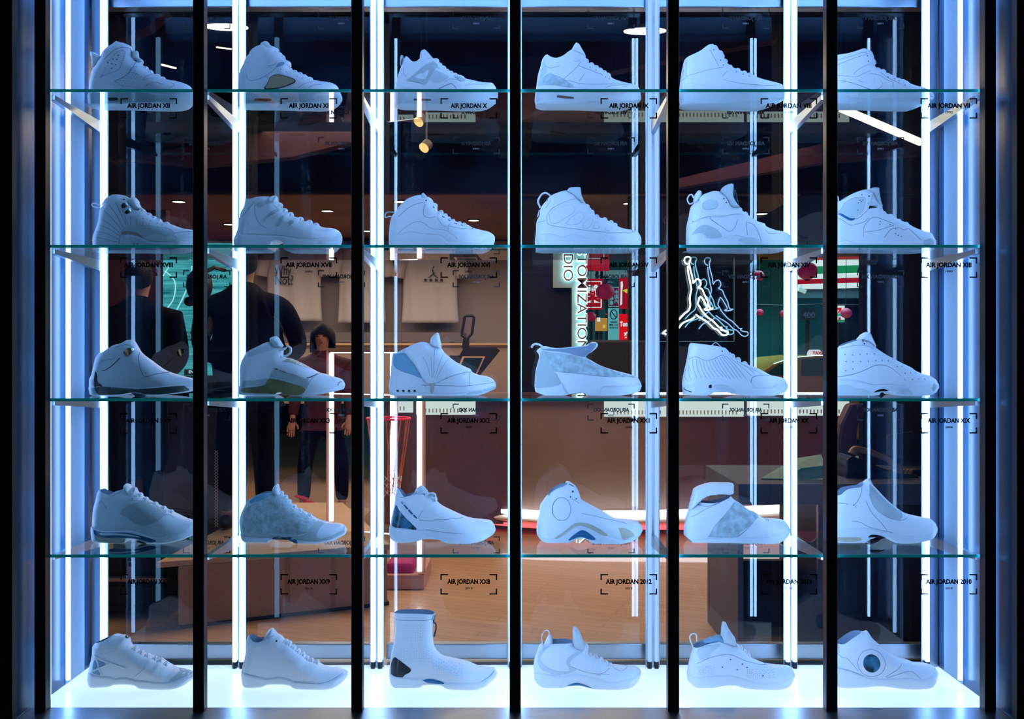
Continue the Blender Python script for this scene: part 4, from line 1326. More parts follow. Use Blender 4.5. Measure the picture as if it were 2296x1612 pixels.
k = Shoe(5, 510, 1370, 'plain faded-white mid-cut sneaker with pointed tongue and criss-cross laces, glowing floor second',
  b="290,1340 250,1280 255,1130 265,1000 300,880 335,700 345,520 390,425",
  c="390,425 440,450 500,500 580,515 660,490 690,420",
  f="690,420 740,340 800,300 840,330 900,400 980,450 1050,530 1110,560 1190,630 1290,720 1390,790 1450,850 1600,900 1690,970 1800,1010 1950,1020 2080,1050 2160,1110 2180,1190 2120,1280 2000,1350",
  so="240,1130 450,1170 700,1220 900,1190 1100,1220 1200,1260 1400,1250 1700,1270 1900,1230 2195,1120",
  B="260,90 350,10 450,0 650,10 800,60 1150,60 1300,0 1800,0 2000,40 2170,140", bucket=.035)
k.seams(["440,480 500,555 580,570 700,515 800,480", "920,400 1030,540", "300,1130 550,1190", "1200,1260 1700,1272 1950,1200 2120,1110"], 3.2)
k.dots([(15, "853,568")])
k.panel('collar', 'mesh2', "450,500 500,545 580,560 700,505 760,370 700,440 660,500 580,525 500,510", .0012)
k.laces("1050,545 1100,590 1180,660 1260,720 1350,790 1430,840 1510,880 1600,920", r=.0045)

k = Shoe(5, 860, 1360, 'tall white sock boot with black heel patch and dark zip pull, glowing floor third',
  b="120,1400 85,1300 100,1200 110,1080 140,850 185,650 205,450 200,250 195,100",
  c="195,100 300,88 500,85 750,92 930,120",
  f="930,120 895,220 885,400 885,550 910,700 970,800 1060,880 1200,920 1380,960 1530,1000 1700,1070 1900,1090 1990,1110 2040,1200 2030,1300 1950,1380",
  so="80,1240 300,1280 700,1300 850,1290 1000,1320 1100,1350 1400,1350 1750,1330 1900,1260 2050,1150",
  B="90,90 200,10 300,0 650,10 760,60 1050,60 1150,10 1400,0 1700,10 2030,150", wide=1.06, bucket=.05)
k.panel('heel_patch', 'dark', "118,1235 115,1100 140,1000 182,937 230,942 360,1030 478,1120 492,1150 458,1190 380,1230 340,1268 200,1260", .0016)
k.panel('arch_window', 'blue', "705,1312 830,1294 960,1308 1088,1352 1060,1368 880,1368 785,1358", .0012)
k.loop("922,150 900,240 905,290 935,305 940,400 905,540", 14, 'dark', 'zip_pull')
k.seams(["205,270 500,275 880,270", "1750,1330 1900,1260 2030,1160"], 4)
k.dots([k.scatter(330, 340, 760, 640, 70, 4.5), k.scatter(300, 740, 880, 1000, 80, 4.5), k.scatter(880, 950, 1420, 1230, 80, 4.5)], 'seam', 'perforations')

k = Shoe(5, 1180, 1370, 'white sneaker with pale grey side swoops and tall pointed tongue, glowing floor fourth',
  b="160,1330 120,1230 130,1000 150,850 205,700 240,600 300,580",
  c="300,580 380,570 470,545 600,540 780,540 850,560",
  f="850,560 930,620 1050,600 1100,660 1120,750 1180,780 1260,810 1350,860 1410,900 1480,950 1600,970 1800,985 1950,990 2020,1020 2060,1100 2065,1180 2000,1260",
  so="110,1160 250,1140 400,1150 600,1190 800,1160 950,1140 1150,1180 1400,1240 1550,1260 1750,1230 1950,1190 2080,1130",
  B="130,90 250,20 350,0 600,0 720,30 900,90 1050,60 1190,0 1600,0 1850,30 2060,140")
k.slab('heel_tab', 'white', "300,620 350,520 400,430 440,418 470,500 475,590 400,640", .018)
k.slab('tongue', 'mesh2', "830,640 838,300 880,283 932,320 982,430 1055,600 1065,680 950,700", .024)
k.panel('side_swoop', 'mesh2', "205,950 235,800 330,685 470,605 480,620 350,722 262,850 272,930 400,1030 600,1090 780,1080 722,960 732,880 850,790 1000,722 1010,760 862,850 792,920 802,1000 890,1070 560,1165 400,1110 260,1050", .0012)
k.panel('arch_window', 'blue', "730,1343 830,1302 920,1292 1050,1322 1182,1372 1050,1350 900,1335", .001)
k.seams(["800,1000 950,1060 1150,1108 1350,1110 1500,1060", "780,900 850,840 960,790", "1550,1040 1700,1100 1900,1050", "1250,1130 1500,1130"], 3)
k.dots([(13, "820,628")])
k.loop("295,600 272,480 308,380 370,342 412,380 402,440", 8)
k.laces("1070,620 1130,770 1230,815 1340,870 1430,930 1500,965", r=.0045)

k = Shoe(5, 1510, 1370, 'white perforated sneaker with heel loop and grey side cut-out, glowing floor fifth',
  b="240,1320 215,1250 240,1100 265,970 300,820 340,680 350,640",
  c="350,640 440,610 530,570 650,530 800,505 890,500",
  f="890,500 960,530 1060,590 1150,590 1200,640 1260,690 1330,760 1400,830 1500,880 1650,940 1850,970 2060,980 2130,1030 2170,1120 2190,1200 2120,1290",
  so="205,1180 450,1200 700,1180 950,1160 1100,1170 1300,1230 1600,1280 1900,1260 2205,1180",
  B="220,90 350,10 450,0 650,0 850,40 1050,50 1250,10 1500,0 1800,0 2000,40 2185,140", bucket=.03)
k.slab('far_collar', 'bluemesh', "515,580 560,520 700,460 840,430 900,500 860,560 700,570", .022)
k.slab('tongue', 'mesh2', "840,560 862,300 890,203 932,198 982,300 1062,420 1112,500 1100,620 960,590", .023)
k.panel('side_cutout', 'mesh2', "445,780 482,712 600,652 825,622 845,650 700,750 662,800 678,838 512,905 465,860", .0012)
k.seams(["430,960 680,850 900,800 1050,800 1300,900 1600,1000 1900,1050", "445,780 482,712 600,652 825,622"], 3.6)
k.seams(["275,970 300,1050"], 5)
k.dots([(13, "895,580 1030,877 1235,950 1315,1005 1143,1048 1593,1143 882,1012"), k.scatter(440, 980, 760, 1150, 60, 4.5), k.scatter(1300, 1020, 1820, 1190, 80, 4.5)], 'blue', 'perforations')
k.loop("352,640 298,500 308,430 360,403 412,430 418,540", 13)
k.laces("1100,600 1190,640 1260,700 1330,770", r=.0045)

k = Shoe(5, 1850, 1370, 'white sneaker with round dark window in its side, glowing floor rightmost',
  b="40,1290 10,1200 20,1000 60,800 110,640 180,565",
  c="180,565 290,550 400,475 520,400 640,358",
  f="640,358 700,365 745,345 790,400 850,490 950,580 1050,670 1200,770 1350,845 1450,860 1600,920 1750,930 1880,955 1970,1010 2005,1090 2010,1170 1960,1250 1850,1320",
  so="0,1010 250,1030 450,1080 700,1180 900,1220 1200,1210 1500,1190 1700,1220 1900,1180 2020,1090",
  B="20,60 200,10 350,0 600,10 900,40 1300,10 1600,10 1800,30 2000,150")
k.panel('window_ring', 'white', ell(840, 945, 188, 196), .0022)
k.panel('round_window', 'camo', ell(840, 945, 150, 158), .0030)
k.seams([ell(840, 945, 240, 236) + ' 1080,945', "1080,1180 1300,1030 1400,960", "1100,1195 1500,1070 1700,1205", "200,1020 500,1095 700,1170", "280,780 290,680 350,600", "220,760 330,850 400,860 500,960 600,1080"], 3.6)
k.loop("800,555 880,560 950,575", 12, 'white', 'lace_tab', -.02)
# ================================================================ the shop behind
def struct(mb, name, m, **kw):
    return tag(mb.build(name, m, **kw), kind='structure')


def px_box(mb, x0, x1, y0, y1, D, depth):
    """box whose front face, at distance D, covers these photo pixels"""
    a, b = sorted((X(x0, D), X(x1, D)))
    c, d = sorted((Z(y0, D), Z(y1, D)))
    return mb.box(a, b, D, D + depth, c, d)


def px_prism(mb, poly, D, depth):
    return mb.prism([(X(a, D), Z(b, D)) for a, b in poly], D, D + depth)


def one(mb, name, m, label, cat, group=None, **kw):
    return tag(mb.build(name, m, **kw), label, cat, group)


# wood planks for the floor
def planks(name, c1, c2, rough, scale=1.0, coat=0.3):
    m = mat(name, c1, rough, coat=coat)
    nt = m.node_tree
    b = nt.nodes['Principled BSDF']
    tc = nt.nodes.new('ShaderNodeTexCoord')
    mp = nt.nodes.new('ShaderNodeMapping')
    mp.inputs['Rotation'].default_value = (0, 0, 0.35)
    br = nt.nodes.new('ShaderNodeTexBrick')
    br.inputs['Scale'].default_value = scale
    br.inputs['Brick Width'].default_value = 1.1
    br.inputs['Row Height'].default_value = 0.07
    br.inputs['Mortar Size'].default_value = 0.004
    br.inputs['Color1'].default_value = tuple(c1) + (1,)
    br.inputs['Color2'].default_value = tuple(c2) + (1,)
    br.inputs['Mortar'].default_value = tuple(q * 0.72 for q in c1) + (1,)
    n = nt.nodes.new('ShaderNodeTexNoise')
    mp2 = nt.nodes.new('ShaderNodeMapping')
    mp2.inputs['Scale'].default_value = (2, 45, 45)
    n.inputs['Scale'].default_value = 1.0
    n.inputs['Detail'].default_value = 5
    mx = nt.nodes.new('ShaderNodeMix')
    mx.data_type = 'RGBA'
    mx.blend_type = 'MULTIPLY'
    mx.inputs['Factor'].default_value = 0.35
    r = nt.nodes.new('ShaderNodeMapRange')
    r.inputs['To Min'].default_value = 0.45
    r.inputs['To Max'].default_value = 1.3
    nt.links.new(tc.outputs['Object'], mp.inputs['Vector'])
    nt.links.new(mp.outputs[0], br.inputs['Vector'])
    nt.links.new(mp.outputs[0], mp2.inputs['Vector'])
    nt.links.new(mp2.outputs[0], n.inputs['Vector'])
    nt.links.new(n.outputs['Fac'], r.inputs['Value'])
    nt.links.new(br.outputs['Color'], mx.inputs['A'])
    nt.links.new(r.outputs['Result'], mx.inputs['B'])
    nt.links.new(mx.outputs['Result'], b.inputs['Base Color'])
    return m


M_floor = planks('oak_floor', (0.66, 0.40, 0.22), (0.58, 0.34, 0.18), 0.35)
M_oak = planks('oak_veneer', (0.50, 0.27, 0.15), (0.47, 0.25, 0.14), 0.5, 0.4, 0.1)
M_oaklight = mat('pale_oak_edge', (0.66, 0.42, 0.24), 0.5)
M_blackwall = mat('black_wall', (0.003, 0.003, 0.004), 0.6, spec=.2)
M_ceil = mat('black_ceiling', (0.002, 0.002, 0.0025), 0.9, spec=.1)
M_maroon = mat('maroon_wall', (0.16, 0.055, 0.06), 0.4, mottle=0.35, mscale=1.4)
M_brownpanel = mat('brown_panel', (0.26, 0.17, 0.12), 0.45, mottle=0.3, mscale=1.2)
M_redpanel = mat('dark_red_panel', (0.115, 0.055, 0.055), 0.45, mottle=0.3, mscale=1.3)
M_beigewall = mat('beige_wall', (0.42, 0.34, 0.31), 0.8)
M_shirt = mat('white_cotton', (0.60, 0.53, 0.50), 0.9)
M_tray = mat('grey_shelf', (0.14, 0.12, 0.13), 0.6)
M_soffit = mat('brown_soffit', (0.22, 0.10, 0.065), 0.7, mottle=0.3, mscale=1.0)
M_beam = mat('dark_maroon_beam', (0.030, 0.010, 0.014), 0.8, spec=.2)
M_spot = emis('spot_light', (1.0, 0.80, 0.50), 12)
M_framewood = mat('warm_wood_frame', (0.60, 0.33, 0.24), 0.5)
M_whiteled = emis('white_light_strip', (0.95, 0.93, 1.0), 5)
M_cream = mat('cream_lacquer', (0.75, 0.70, 0.68), 0.3)
M_redled = emis('red_light_strip', (1.0, 0.10, 0.10), 2.2)
M_ledpanel = emis('counter_light_panel', (0.78, 0.90, 0.84), 0.85)

struct(MB().box(-9, 9, 2.3, 18, -0.06, 0), 'floor', M_floor)
struct(MB().box(-9, 9, 2.3, 18, 3.75, 3.8), 'ceiling', M_ceil)
struct(MB().box(-9, 9, 17.9, 18, 0, 6), 'wall_back', M_blackwall)
struct(MB().box(-9.1, -9, 2.3, 18, 0, 3.8), 'wall_left', M_blackwall)
struct(MB().box(9, 9.1, 2.3, 18, 0, 3.8), 'wall_right', M_blackwall)
# black fascia above the lowered ceiling, and the lowered ceiling itself with its step
struct(MB().box(-9, 9, 7.95, 8.05, Z(432, 8), 3.8), 'trim_1', M_ceil)
struct(MB().box(-9, X(1800, 8), 8.05, 11.3, H + 1.315, H + 1.36), 'ceiling_lowered', M_soffit)
struct(MB().box(X(1801, 8), 9, 8.05, 11.3, H + 1.315, H + 1.36), 'ceiling_lowered_dark', M_ceil)
# maroon roof beams
for k_, (poly, D) in enumerate([([(250, 22), (372, 22), (330, 60), (250, 98)], 6.0), ([(1168, 130), (1456, 88), (1745, 75), (1745, 88), (1523, 128), (1360, 162), (1168, 200)], 6.4),
                                ([(245, 362), (437, 296), (790, 258), (790, 318), (650, 352), (437, 372), (245, 352)], 7.0),
                                ([(1523, 400), (1860, 318), (2070, 300), (2070, 345), (1860, 362), (1523, 420)], 7.2),
                                ([(1168, 205), (1300, 212), (1168, 262)], 6.6)]):
    struct(px_prism(MB(), poly, D, .12), 'trim_%d' % (k_ + 2), M_beam)
struct(px_box(MB(), 236, 372, 470, 1180, 8.2, .1), 'wall_left_alcove', M_maroon)
struct(px_box(MB(), 436, 1143, 540, 900, 11.2, .1), 'wall_back_shirts', M_beigewall)
struct(px_box(MB(), 1150, 1286, 440, 900, 8.1, .1), 'wall_partition_1', M_blackwall)
struct(px_box(MB(), 1410, 1690, 440, 900, 8.1, .1), 'wall_partition_2', M_blackwall)
struct(px_box(MB(), 1935, 2300, 440, 1100, 8.1, .1), 'wall_partition_3', M_blackwall)

# ceiling downlights
n_ = 0
dl = [(401, 451, 'over the brown soffit above the leftmost second-shelf sneaker'), (212, 496, 'far left beside the side panel'),
      (734, 472, 'above the second sneaker of the second shelf'), (514, 502, 'small, just left of the second rear post'),
      (898, 451, 'above the heel of the third second-shelf sneaker'), (1062, 493, 'above the toe of the third second-shelf sneaker'),
      (1411, 455, 'above the toe of the fourth second-shelf sneaker'), (1708, 478, 'above the toe of the fifth second-shelf sneaker'),
      (1530, 495, 'just right of the fifth upright'), (2100, 452, 'near the right end post'), (2250, 472, 'at the right edge of the picture'), (823, 517, 'beside the third rear post')]
for px, py, wh in dl:
    D = F * 1.315 / (CY - py)
    x = X(px, D)
    r_ = empty('recessed_downlight', (x, D, H + 1.31), 'small glowing recessed ceiling light, ' + wh, 'ceiling light', 'small ceiling lights')
    MB().cyl((x, D, H + 1.309), .052, .006, 20).build('lamp_lens', M_spot, r_)
    m_ = MB()
    m_.tube([(x + .058 * math.cos(2 * math.pi * q / 20), D + .058 * math.sin(2 * math.pi * q / 20), H + 1.31) for q in range(20)], .006, 6, closed=True)
    m_.build('trim_ring', M_black, r_)
for px, py, wh in ((508, 62, 'left'), (1446, 71, 'right')):
    D = 5.2
    c = P(px, py, D)
    r_ = empty('disc_lamp', tuple(c), 'wide flat oval ceiling lamp glowing pinkish white near the top, %s one of two' % wh, 'ceiling light', 'oval ceiling lamps')
    ax = Vector((0, math.sin(math.radians(-10)), math.cos(math.radians(10))))
    MB().cyl(c, .112, .004, 32, axis=ax).build('lamp_disc', emis('disc_lamp_light', (1.0, 0.86, 0.84), 6), r_)
    MB().cyl(c + ax * .005, .116, .018, 32, axis=ax).build('lamp_housing', M_black, r_)
    MB().cyl(c + ax * .02, .010, 3.755 - c.z - .02, 10).build('hanging_rod', M_black, r_)
for (x0, y0, x1, y1, D, w_, l) in ((1886, 243, 2066, 320, 5.4, .030, 'long glowing orange-white bar lamp slanting behind the rightmost sneakers'),
                                   (363, 145, 394, 153, 7.0, .010, 'short thin ceiling light line above the leftmost top-shelf sneaker'),
                                   (486, 106, 518, 110, 7.0, .008, 'short thin ceiling light line left of the second top-shelf sneaker')):
    r_ = empty('bar_lamp', tuple(P(x0, y0, D)), l, 'lamp')
    a, b_ = P(x0, y0, D), P(x1, y1, D + .3)
    MB().bar(a, b_, w_, w_).build('lamp_tube', emis('bar_lamp_light', (1.0, 0.62, 0.30), 8), r_)
    up = Vector((0, 0, w_ * .8))
    MB().bar(a + up, b_ + up, w_ * 1.1, w_ * .5).build('lamp_housing', M_black, r_)
    for e_p in (a, b_):
        MB().cyl(e_p + up, .003, 3.755 - e_p.z - up.z, 6).build('hanging_cable', M_black, r_)
for px, py, l in ((951, 331, 'small tilted brass-rimmed spotlight glowing amber under the dark ceiling'), (939, 273, 'upper amber spotlight partly cut off by the top shelf')):
    c = P(px, py, 6.2)
    r_ = empty('spotlight', tuple(c), l, 'spotlight', 'amber spotlights')
    ax = Vector((-.45, -.6, -.62)).normalized()
    MB().cyl(c - ax * .05, .034, .05, 20, axis=ax).build('spotlight_can', M_black, r_)
    MB().cyl(c - ax * .03, .006, 3.755 - c.z - .02, 8).build('hanging_rod', M_black, r_)
    MB().cyl(c + ax * .001, .034, .004, 20, axis=ax).build('lamp_lens', emis('amber_spot_light', (1.0, 0.55, 0.18), 1.4), r_)

# ---------------------------------------------------------------- shirts on the back wall
def shirt(px, pw, ptop, pbot, D, label):
    k_ = D / F
    x, w_, zt, zb = X(px, D), pw * k_, Z(ptop, D), Z(pbot, D)
    h = zt - zb
    r_ = empty('t_shirt', (x, D, zb), label, 't-shirt', 'pale t-shirts hanging on the back wall')
    nx, nz = 24, 20
    v, f = [], []
    for i in range(nx + 1):
        for j in range(nz + 1):
            u, q = i / nx * 2 - 1, j / nz
            wd = w_ * (.50 - .03 * math.sin(q * 3.1))
            y = D - .03 - .035 * (1 - u * u) - .012 * math.sin(u * 9 + q * 2)
            v.append((x + u * wd, y, zb + q * h * (1 - .06 * u * u)))
    for i in range(nx):
        for j in range(nz):
            a = i * (nz + 1) + j
            f.append((a, a + nz + 1, a + nz + 2, a + 1))
    b_ = MB()
    b_.v, b_.f = v, f
    o = b_.build('shirt_body', M_shirt, r_, smooth=True)
    so = o.modifiers.new('thickness', 'SOLIDIFY')
    so.thickness = .01
    for s_ in (-1, 1):
        MB().tube([(x + s_ * w_ * .45, D - .04, zt - h * .09), (x + s_ * w_ * .54, D - .04, zt - h * .26), (x + s_ * w_ * .57, D - .04, zt - h * .40)], [.075, .075, .075], 12).build('sleeve', M_shirt, r_, smooth=True)
    MB().tube([(x + w_ * .17 * math.cos(a_), D - .06 - .01 * math.sin(a_), zt + .02 * math.sin(a_)) for a_ in [math.pi * q / 8 for q in range(8, 17)]], .012, 6).build('collar', M_shirt, r_)
    MB().bar((x, D - .05, zt - .02), (x, 11.198, zt - .02), .02).build('wall_hook', M_black, r_)
    return r_


s1 = shirt(660, 128, 552, 720, 11.0, 'pale t-shirt printed with a two-line question, left on the back wall')
s2 = shirt(812, 108, 552, 724, 11.0, 'pale t-shirt right of the printed-question one, partly behind the third upright')
s3 = shirt(965, 128, 556, 724, 11.0, 'pale t-shirt with a small leaping figure print, on the back wall')
moved(text_mesh('Why', .15, .001, .001, width=.19), P(634, 607, 10.90)).build('shirt_print', M_vinyl, s1)
moved(text_mesh('Not?', .15, .001, .001, width=.20), P(637, 629, 10.90)).build('shirt_print', M_vinyl, s1)
c = P(971, 612, 10.9)
kk = 20 * 10.9 / F / 100
m_ = MB()
for l_, w_ in (('-8,64 0,40 4,20', 9), ('4,20 -14,4 -40,-18 -52,-22', 9), ('4,20 22,2 44,-20 58,-20', 9), ('0,40 14,30 24,24', 6), ('-4,46 -2,70 4,92', 6)):
    m_.tube([(c.x + a_ * kk, 10.892, c.z + (b_ - 30) * kk) for a_, b_ in pts(l_)], w_ * kk * .6, 6)
m_.sphere((c.x - 1 * kk, 10.892, c.z + 25 * kk), 8 * kk, .006, 8 * kk, 12, 8)
m_.sphere((c.x + 6 * kk, 10.892, c.z + 68 * kk), 8 * kk, .006, 8 * kk, 12, 8)
m_.build('shirt_print', M_vinyl, s3)
m_ = MB()
for q in range(4):
    px_box(m_, 951 + q * 12, 957 + q * 12, 625, 631, 10.9, .004)
m_.build('shirt_print_marks', M_vinyl, s3)
one(px_box(MB(), 600, 1040, 745, 768, 10.7, .5), 'wall_shelf', M_tray, 'long dark grey wall shelf running below the hanging t-shirts', 'shelf')
bx = empty('drawer_cabinet', tuple(P(870, 890, 10.3)), 'low pale wooden cabinet standing under the grey wall shelf', 'cabinet')
px_box(MB(), 610, 1140, 772, 905, 10.3, .5).build('cabinet_body', mat('pale_wood_cabinet', (0.42, 0.30, 0.24), .6), bx)
px_box(MB(), 605, 1143, 769, 774, 10.27, .55).build('cabinet_top', M_oaklight, bx)

# ---------------------------------------------------------------- counter with lit drawers, glowing kerb
ct = empty('service_counter', tuple(P(1390, 1190, 7.6)), 'long service counter with white lit drawer fronts over brown and dark red panels', 'counter')
for a, b_, m__ in ((862, 912, M_redpanel), (912, 1168, M_redpanel), (1168, 1500, M_brownpanel), (1500, 1905, M_redpanel)):
    px_box(MB(), a, b_, 900, 1175, 7.62, .6).build('front_panel', m__, ct)
for a, b_, c_, d_ in ((876, 926, 900, 925), (933, 1066, 900, 930), (1355, 1500, 900, 934), (1502, 1668, 900, 934), (1676, 1904, 899, 932)):
    dr = px_box(MB(), a, b_, c_, d_, 7.6, .04).build('lit_drawer_front', M_ledpanel, ct)
    m_ = MB()
    for q in range(int((b_ - a - 30) // 8)):
        px_box(m_, a + 20 + q * 8, a + 23 + q * 8, d_ - 14, d_ - 5, 7.598, .002)
    sub(dr, m_, 'vent_slots', mat('vent_grey', (0.42, 0.52, 0.48), .6))
px_box(MB(), 862, 1905, 886, 899, 7.58, .65).build('counter_top', mat('counter_top_laminate', (0.35, 0.16, 0.15), .35), ct)
px_box(MB(), 1420, 1850, 880, 885.5, 7.57, .02).build('edge_light', M_whiteled, ct)

kb = empty('curved_kerb', tuple(P(1400, 1190, 7.5)), 'low curved cream kerb with white top glow and red underglow along the counter foot', 'plinth')
path = [(900, 8.35, 1150, 1112), (985, 8.0, 1163, 1125), (1065, 7.75, 1172, 1134), (1145, 7.6, 1180, 1143), (1200, 7.52, 1184, 1147), (1330, 7.48, 1187, 1148), (1450, 7.48, 1187, 1147), (1560, 7.5, 1187, 1144), (1680, 7.55, 1184, 1138), (1760, 7.6, 1180, 1132), (1838, 7.7, 1175, 1125)]


def sweep(prof, name, m):
    v, f = [], []
    n = len(prof(0))
    for i in range(len(path)):
        v += prof(i)
    for i in range(len(path) - 1):
        f += [(i * n + k_, i * n + (k_ + 1) % n, (i + 1) * n + (k_ + 1) % n, (i + 1) * n + k_) for k_ in range(n)]
    f += [tuple(range(n))[::-1], tuple((len(path) - 1) * n + k_ for k_ in range(n))]
    b_ = MB()
    b_.v, b_.f = v, f
    return b_.build(name, m, kb, smooth=False)


def prof_body(i):
    px, D, yb, yt = path[i]
    x = X(px, D)
    zt, zb = Z(yt + 9, D), Z(yb - 8, D)
    h = zt - zb
    return [(x, D + .02 - .07 * math.sin(math.pi * t / 8), zb + h * t / 8) for t in range(9)] + [(x, D + .3, zt), (x, D + .3, zb)]


sweep(prof_body, 'kerb_body', M_cream)
sweep(lambda i: [(X(path[i][0], path[i][1]), path[i][1] + a, Z(path[i][3] + b_, path[i][1])) for a, b_ in ((-.02, 9), (-.02, 0), (.06, 0), (.06, 9))], 'top_light', M_whiteled)
sweep(lambda i: [(X(path[i][0], path[i][1]), path[i][1] + a, Z(path[i][2] - b_, path[i][1])) for a, b_ in ((-.01, 0), (-.01, 8), (.05, 8), (.05, 0))], 'red_underglow', M_redled)

# ---------------------------------------------------------------- kiosk
ki = empty('touch_kiosk', tuple(P(1060, 900, 7.4)), 'black slanted touch-screen kiosk with a loop handle rising from it', 'kiosk')
px_prism(MB(), [(1008, 797), (1030, 797), (1040, 779), (1112, 779), (1121, 786), (1077, 840), (1068, 850), (1008, 850)], 7.4, .16).build('kiosk_body', M_black, ki)
px_prism(MB(), [(1037, 799), (1088, 799), (1068, 842), (1018, 842)], 7.39, .01).build('screen_frame', M_oaklight, ki)
px_prism(MB(), [(1041, 802), (1083, 802), (1066, 839), (1024, 839)], 7.382, .008).build('screen', mat('dark_screen', (0.01, 0.03, 0.035), .1), ki)
pp = [(1040, 770), (1042, 757), (1036, 752), (1036, 746), (1042, 710), (1045, 708), (1060, 708), (1063, 711), (1058, 748), (1049, 758), (1048, 770)]
MB().tube([P(a, b_, 7.47) for a, b_ in pp], .011, 8).build('loop_handle', M_black, ki)
px_prism(MB(), [(1037, 768), (1052, 768), (1050, 782), (1036, 782)], 7.43, .08).build('handle_base', M_black, ki)
px_box(MB(), 1020, 1060, 850, 900, 7.45, .1).build('kiosk_stand', M_black, ki)

# ---------------------------------------------------------------- platform, shelving at left
pl = empty('display_platform', tuple(P(630, 1400, 5.2)), 'low oak display platform with black toe line behind the left bays', 'platform')
a0, a1 = (X(400, 4.95), 4.95), (X(868, 5.42), 5.42)
bk = [(X(745, 6.5), 6.9), (a0[0] - .02, 6.9)]
foot = [a0, a1] + bk


def slab(poly, z0, z1):
    n = len(poly)
    v = [(p[0], p[1], z0) for p in poly] + [(p[0], p[1], z1) for p in poly]
    return MB().add(v, [tuple(range(n))[::-1], tuple(range(n, 2 * n))] + [(i, (i + 1) % n, (i + 1) % n + n, i + n) for i in range(n)])


PT = .348
slab(foot, .022, PT - .03).build('platform_body', M_oak, pl)
slab([(a0[0] - .10, a0[1] - .03), (a1[0] + .02, a1[1] - .03)] + bk, PT - .028, PT).build('platform_top', M_oaklight, pl)
slab([(p[0] + .01, p[1] + .012 if i < 2 else p[1]) for i, p in enumerate(foot)], 0, .021).build('toe_line', M_black, pl)
su = empty('low_shelving', tuple(P(322, 1420, 5.3)), 'dark low shelving with oak boards and black boxes left of the platform', 'shelving')
xs0, xs1 = X(200, 5.3), X(396, 5.3)
MB().box(xs0, xs1, 5.62, 5.66, .0, .40).build('back_board', M_black, su)
for zz in (.025, .185, .40):
    MB().box(xs0, xs1 - .012, 5.2, 5.619, zz, zz + .018).build('shelf_board', M_oaklight if zz > .1 else M_black, su)
MB().box(xs1 - .012, xs1, 5.18, 5.66, 0, .42).build('end_board', M_black, su)
for q, (a, b_, zz) in enumerate(((.03, .26, .043), (.29, .46, .043), (.04, .20, .203), (.23, .45, .203))):
    one(MB().box(xs0 + a, xs0 + b_, 5.25, 5.5, zz, zz + .10), 'shoe_box', M_black,
        'black box on the %s board of the low shelving, %s one' % (('lower', 'lower', 'upper', 'upper')[q], ('left', 'right', 'left', 'right')[q]), 'box', 'boxes on the low shelving')
tg = one(px_box(MB(), 286, 298, 1258, 1301, 5.215, .004), 'price_tag', mat('tag_card', (0.5, 0.42, 0.40), .7), 'small upright card tag with a pale border above the low shelving', 'tag')
sub(tg, px_box(MB(), 288.5, 295.5, 1261, 1270, 5.212, .002), 'printed_mark', M_vinyl)

# ---------------------------------------------------------------- glowing wooden frame gondola, hoop, cushion
go = empty('frame_stand', tuple(P(870, 1322, 5.9)), 'tall open wooden frame with white light strips inside its edges, behind the third upright', 'display stand')
TOPZ = H + .038
posts = [(740, 6.1, PT), (945, 5.8, .10), (884, 6.5, .0)]
for px, D, zb in posts:
    x = X(px, D)
    p_ = MB().box(x - .022, x + .022, D - .01, D + .03, zb, TOPZ).build('frame_post', M_framewood, go)
    x2 = x + (.012 if px == 740 else -.012)
    sub(p_, MB().box(x2 - .013, x2 + .013, D - .018, D - .0105, zb + .01, TOPZ - .035), 'light_strip', M_whiteled)
c3 = [Vector((X(a, b_), b_, TOPZ - .013)) for a, b_, _ in posts]
for a, b_ in ((0, 1), (1, 2), (0, 2)):
    t_ = MB().bar(c3[a], c3[b_], .036, .026).build('top_rail', M_framewood, go)
    d_ = Vector((0, 0, -.016))
    sub(t_, MB().bar(c3[a] + d_, c3[b_] + d_, .014, .005), 'light_strip', M_whiteled)
px_box(MB(), 862, 950, 1290, 1321, 5.78, .55).build('base_plinth', M_framewood, go)
px_box(MB(), 862, 948, 1322, 1328, 5.80, .5).build('base_shade_strip', M_black, go)  # black strip put in for the shade under the plinth
cu = empty('cushion', tuple(P(897, 1290, 5.85)), 'magenta padded block lying on the base of the glowing frame', 'cushion')
px_box(MB(), 866, 928, 1262, 1289.5, 5.83, .3).build('cushion_body', mat('magenta_velvet', (0.45, 0.01, 0.16), .7), cu, bevel=.02)
hp = empty('basketball_hoop', tuple(P(871, 938, 6.15)), 'red basketball rim with long orange and white net cords inside the glowing frame', 'hoop')
c = P(871, 938, 6.15)
MB().tube([(c.x + .137 * math.cos(q * math.pi / 12), c.y + .137 * math.sin(q * math.pi / 12), c.z) for q in range(24)], .007, 8, closed=True).build('rim', mat('red_rim', (0.7, 0.01, 0.08), .4, emit=(1, 0, .1), strength=.15), hp)
M_cord = mat('net_cord', (0.75, 0.22, 0.13), .8)
for q in range(12):
    a_ = q * math.pi / 6
    MB().tube([(c.x + .135 * (1 - .5 * t) * math.cos(a_ + .25 * t), c.y + .135 * (1 - .5 * t) * math.sin(a_ + .25 * t), c.z - .47 * t) for t in (0, .2, .4, .6, .8, 1)], .004, 5).build('net_cord', M_cord, hp)
m_ = MB()
for j in range(3):
    rr, zz = .135 * (.60 - .05 * j), c.z - .38 - .045 * j
    m_.tube([(c.x + rr * math.cos(q * math.pi / 12), c.y + rr * math.sin(q * math.pi / 12), zz + .015 * (-1) ** q) for q in range(24)], .004, 5, closed=True)
m_.build('net_fringe', mat('white_cord', (0.8, 0.8, 0.82), .8), hp)

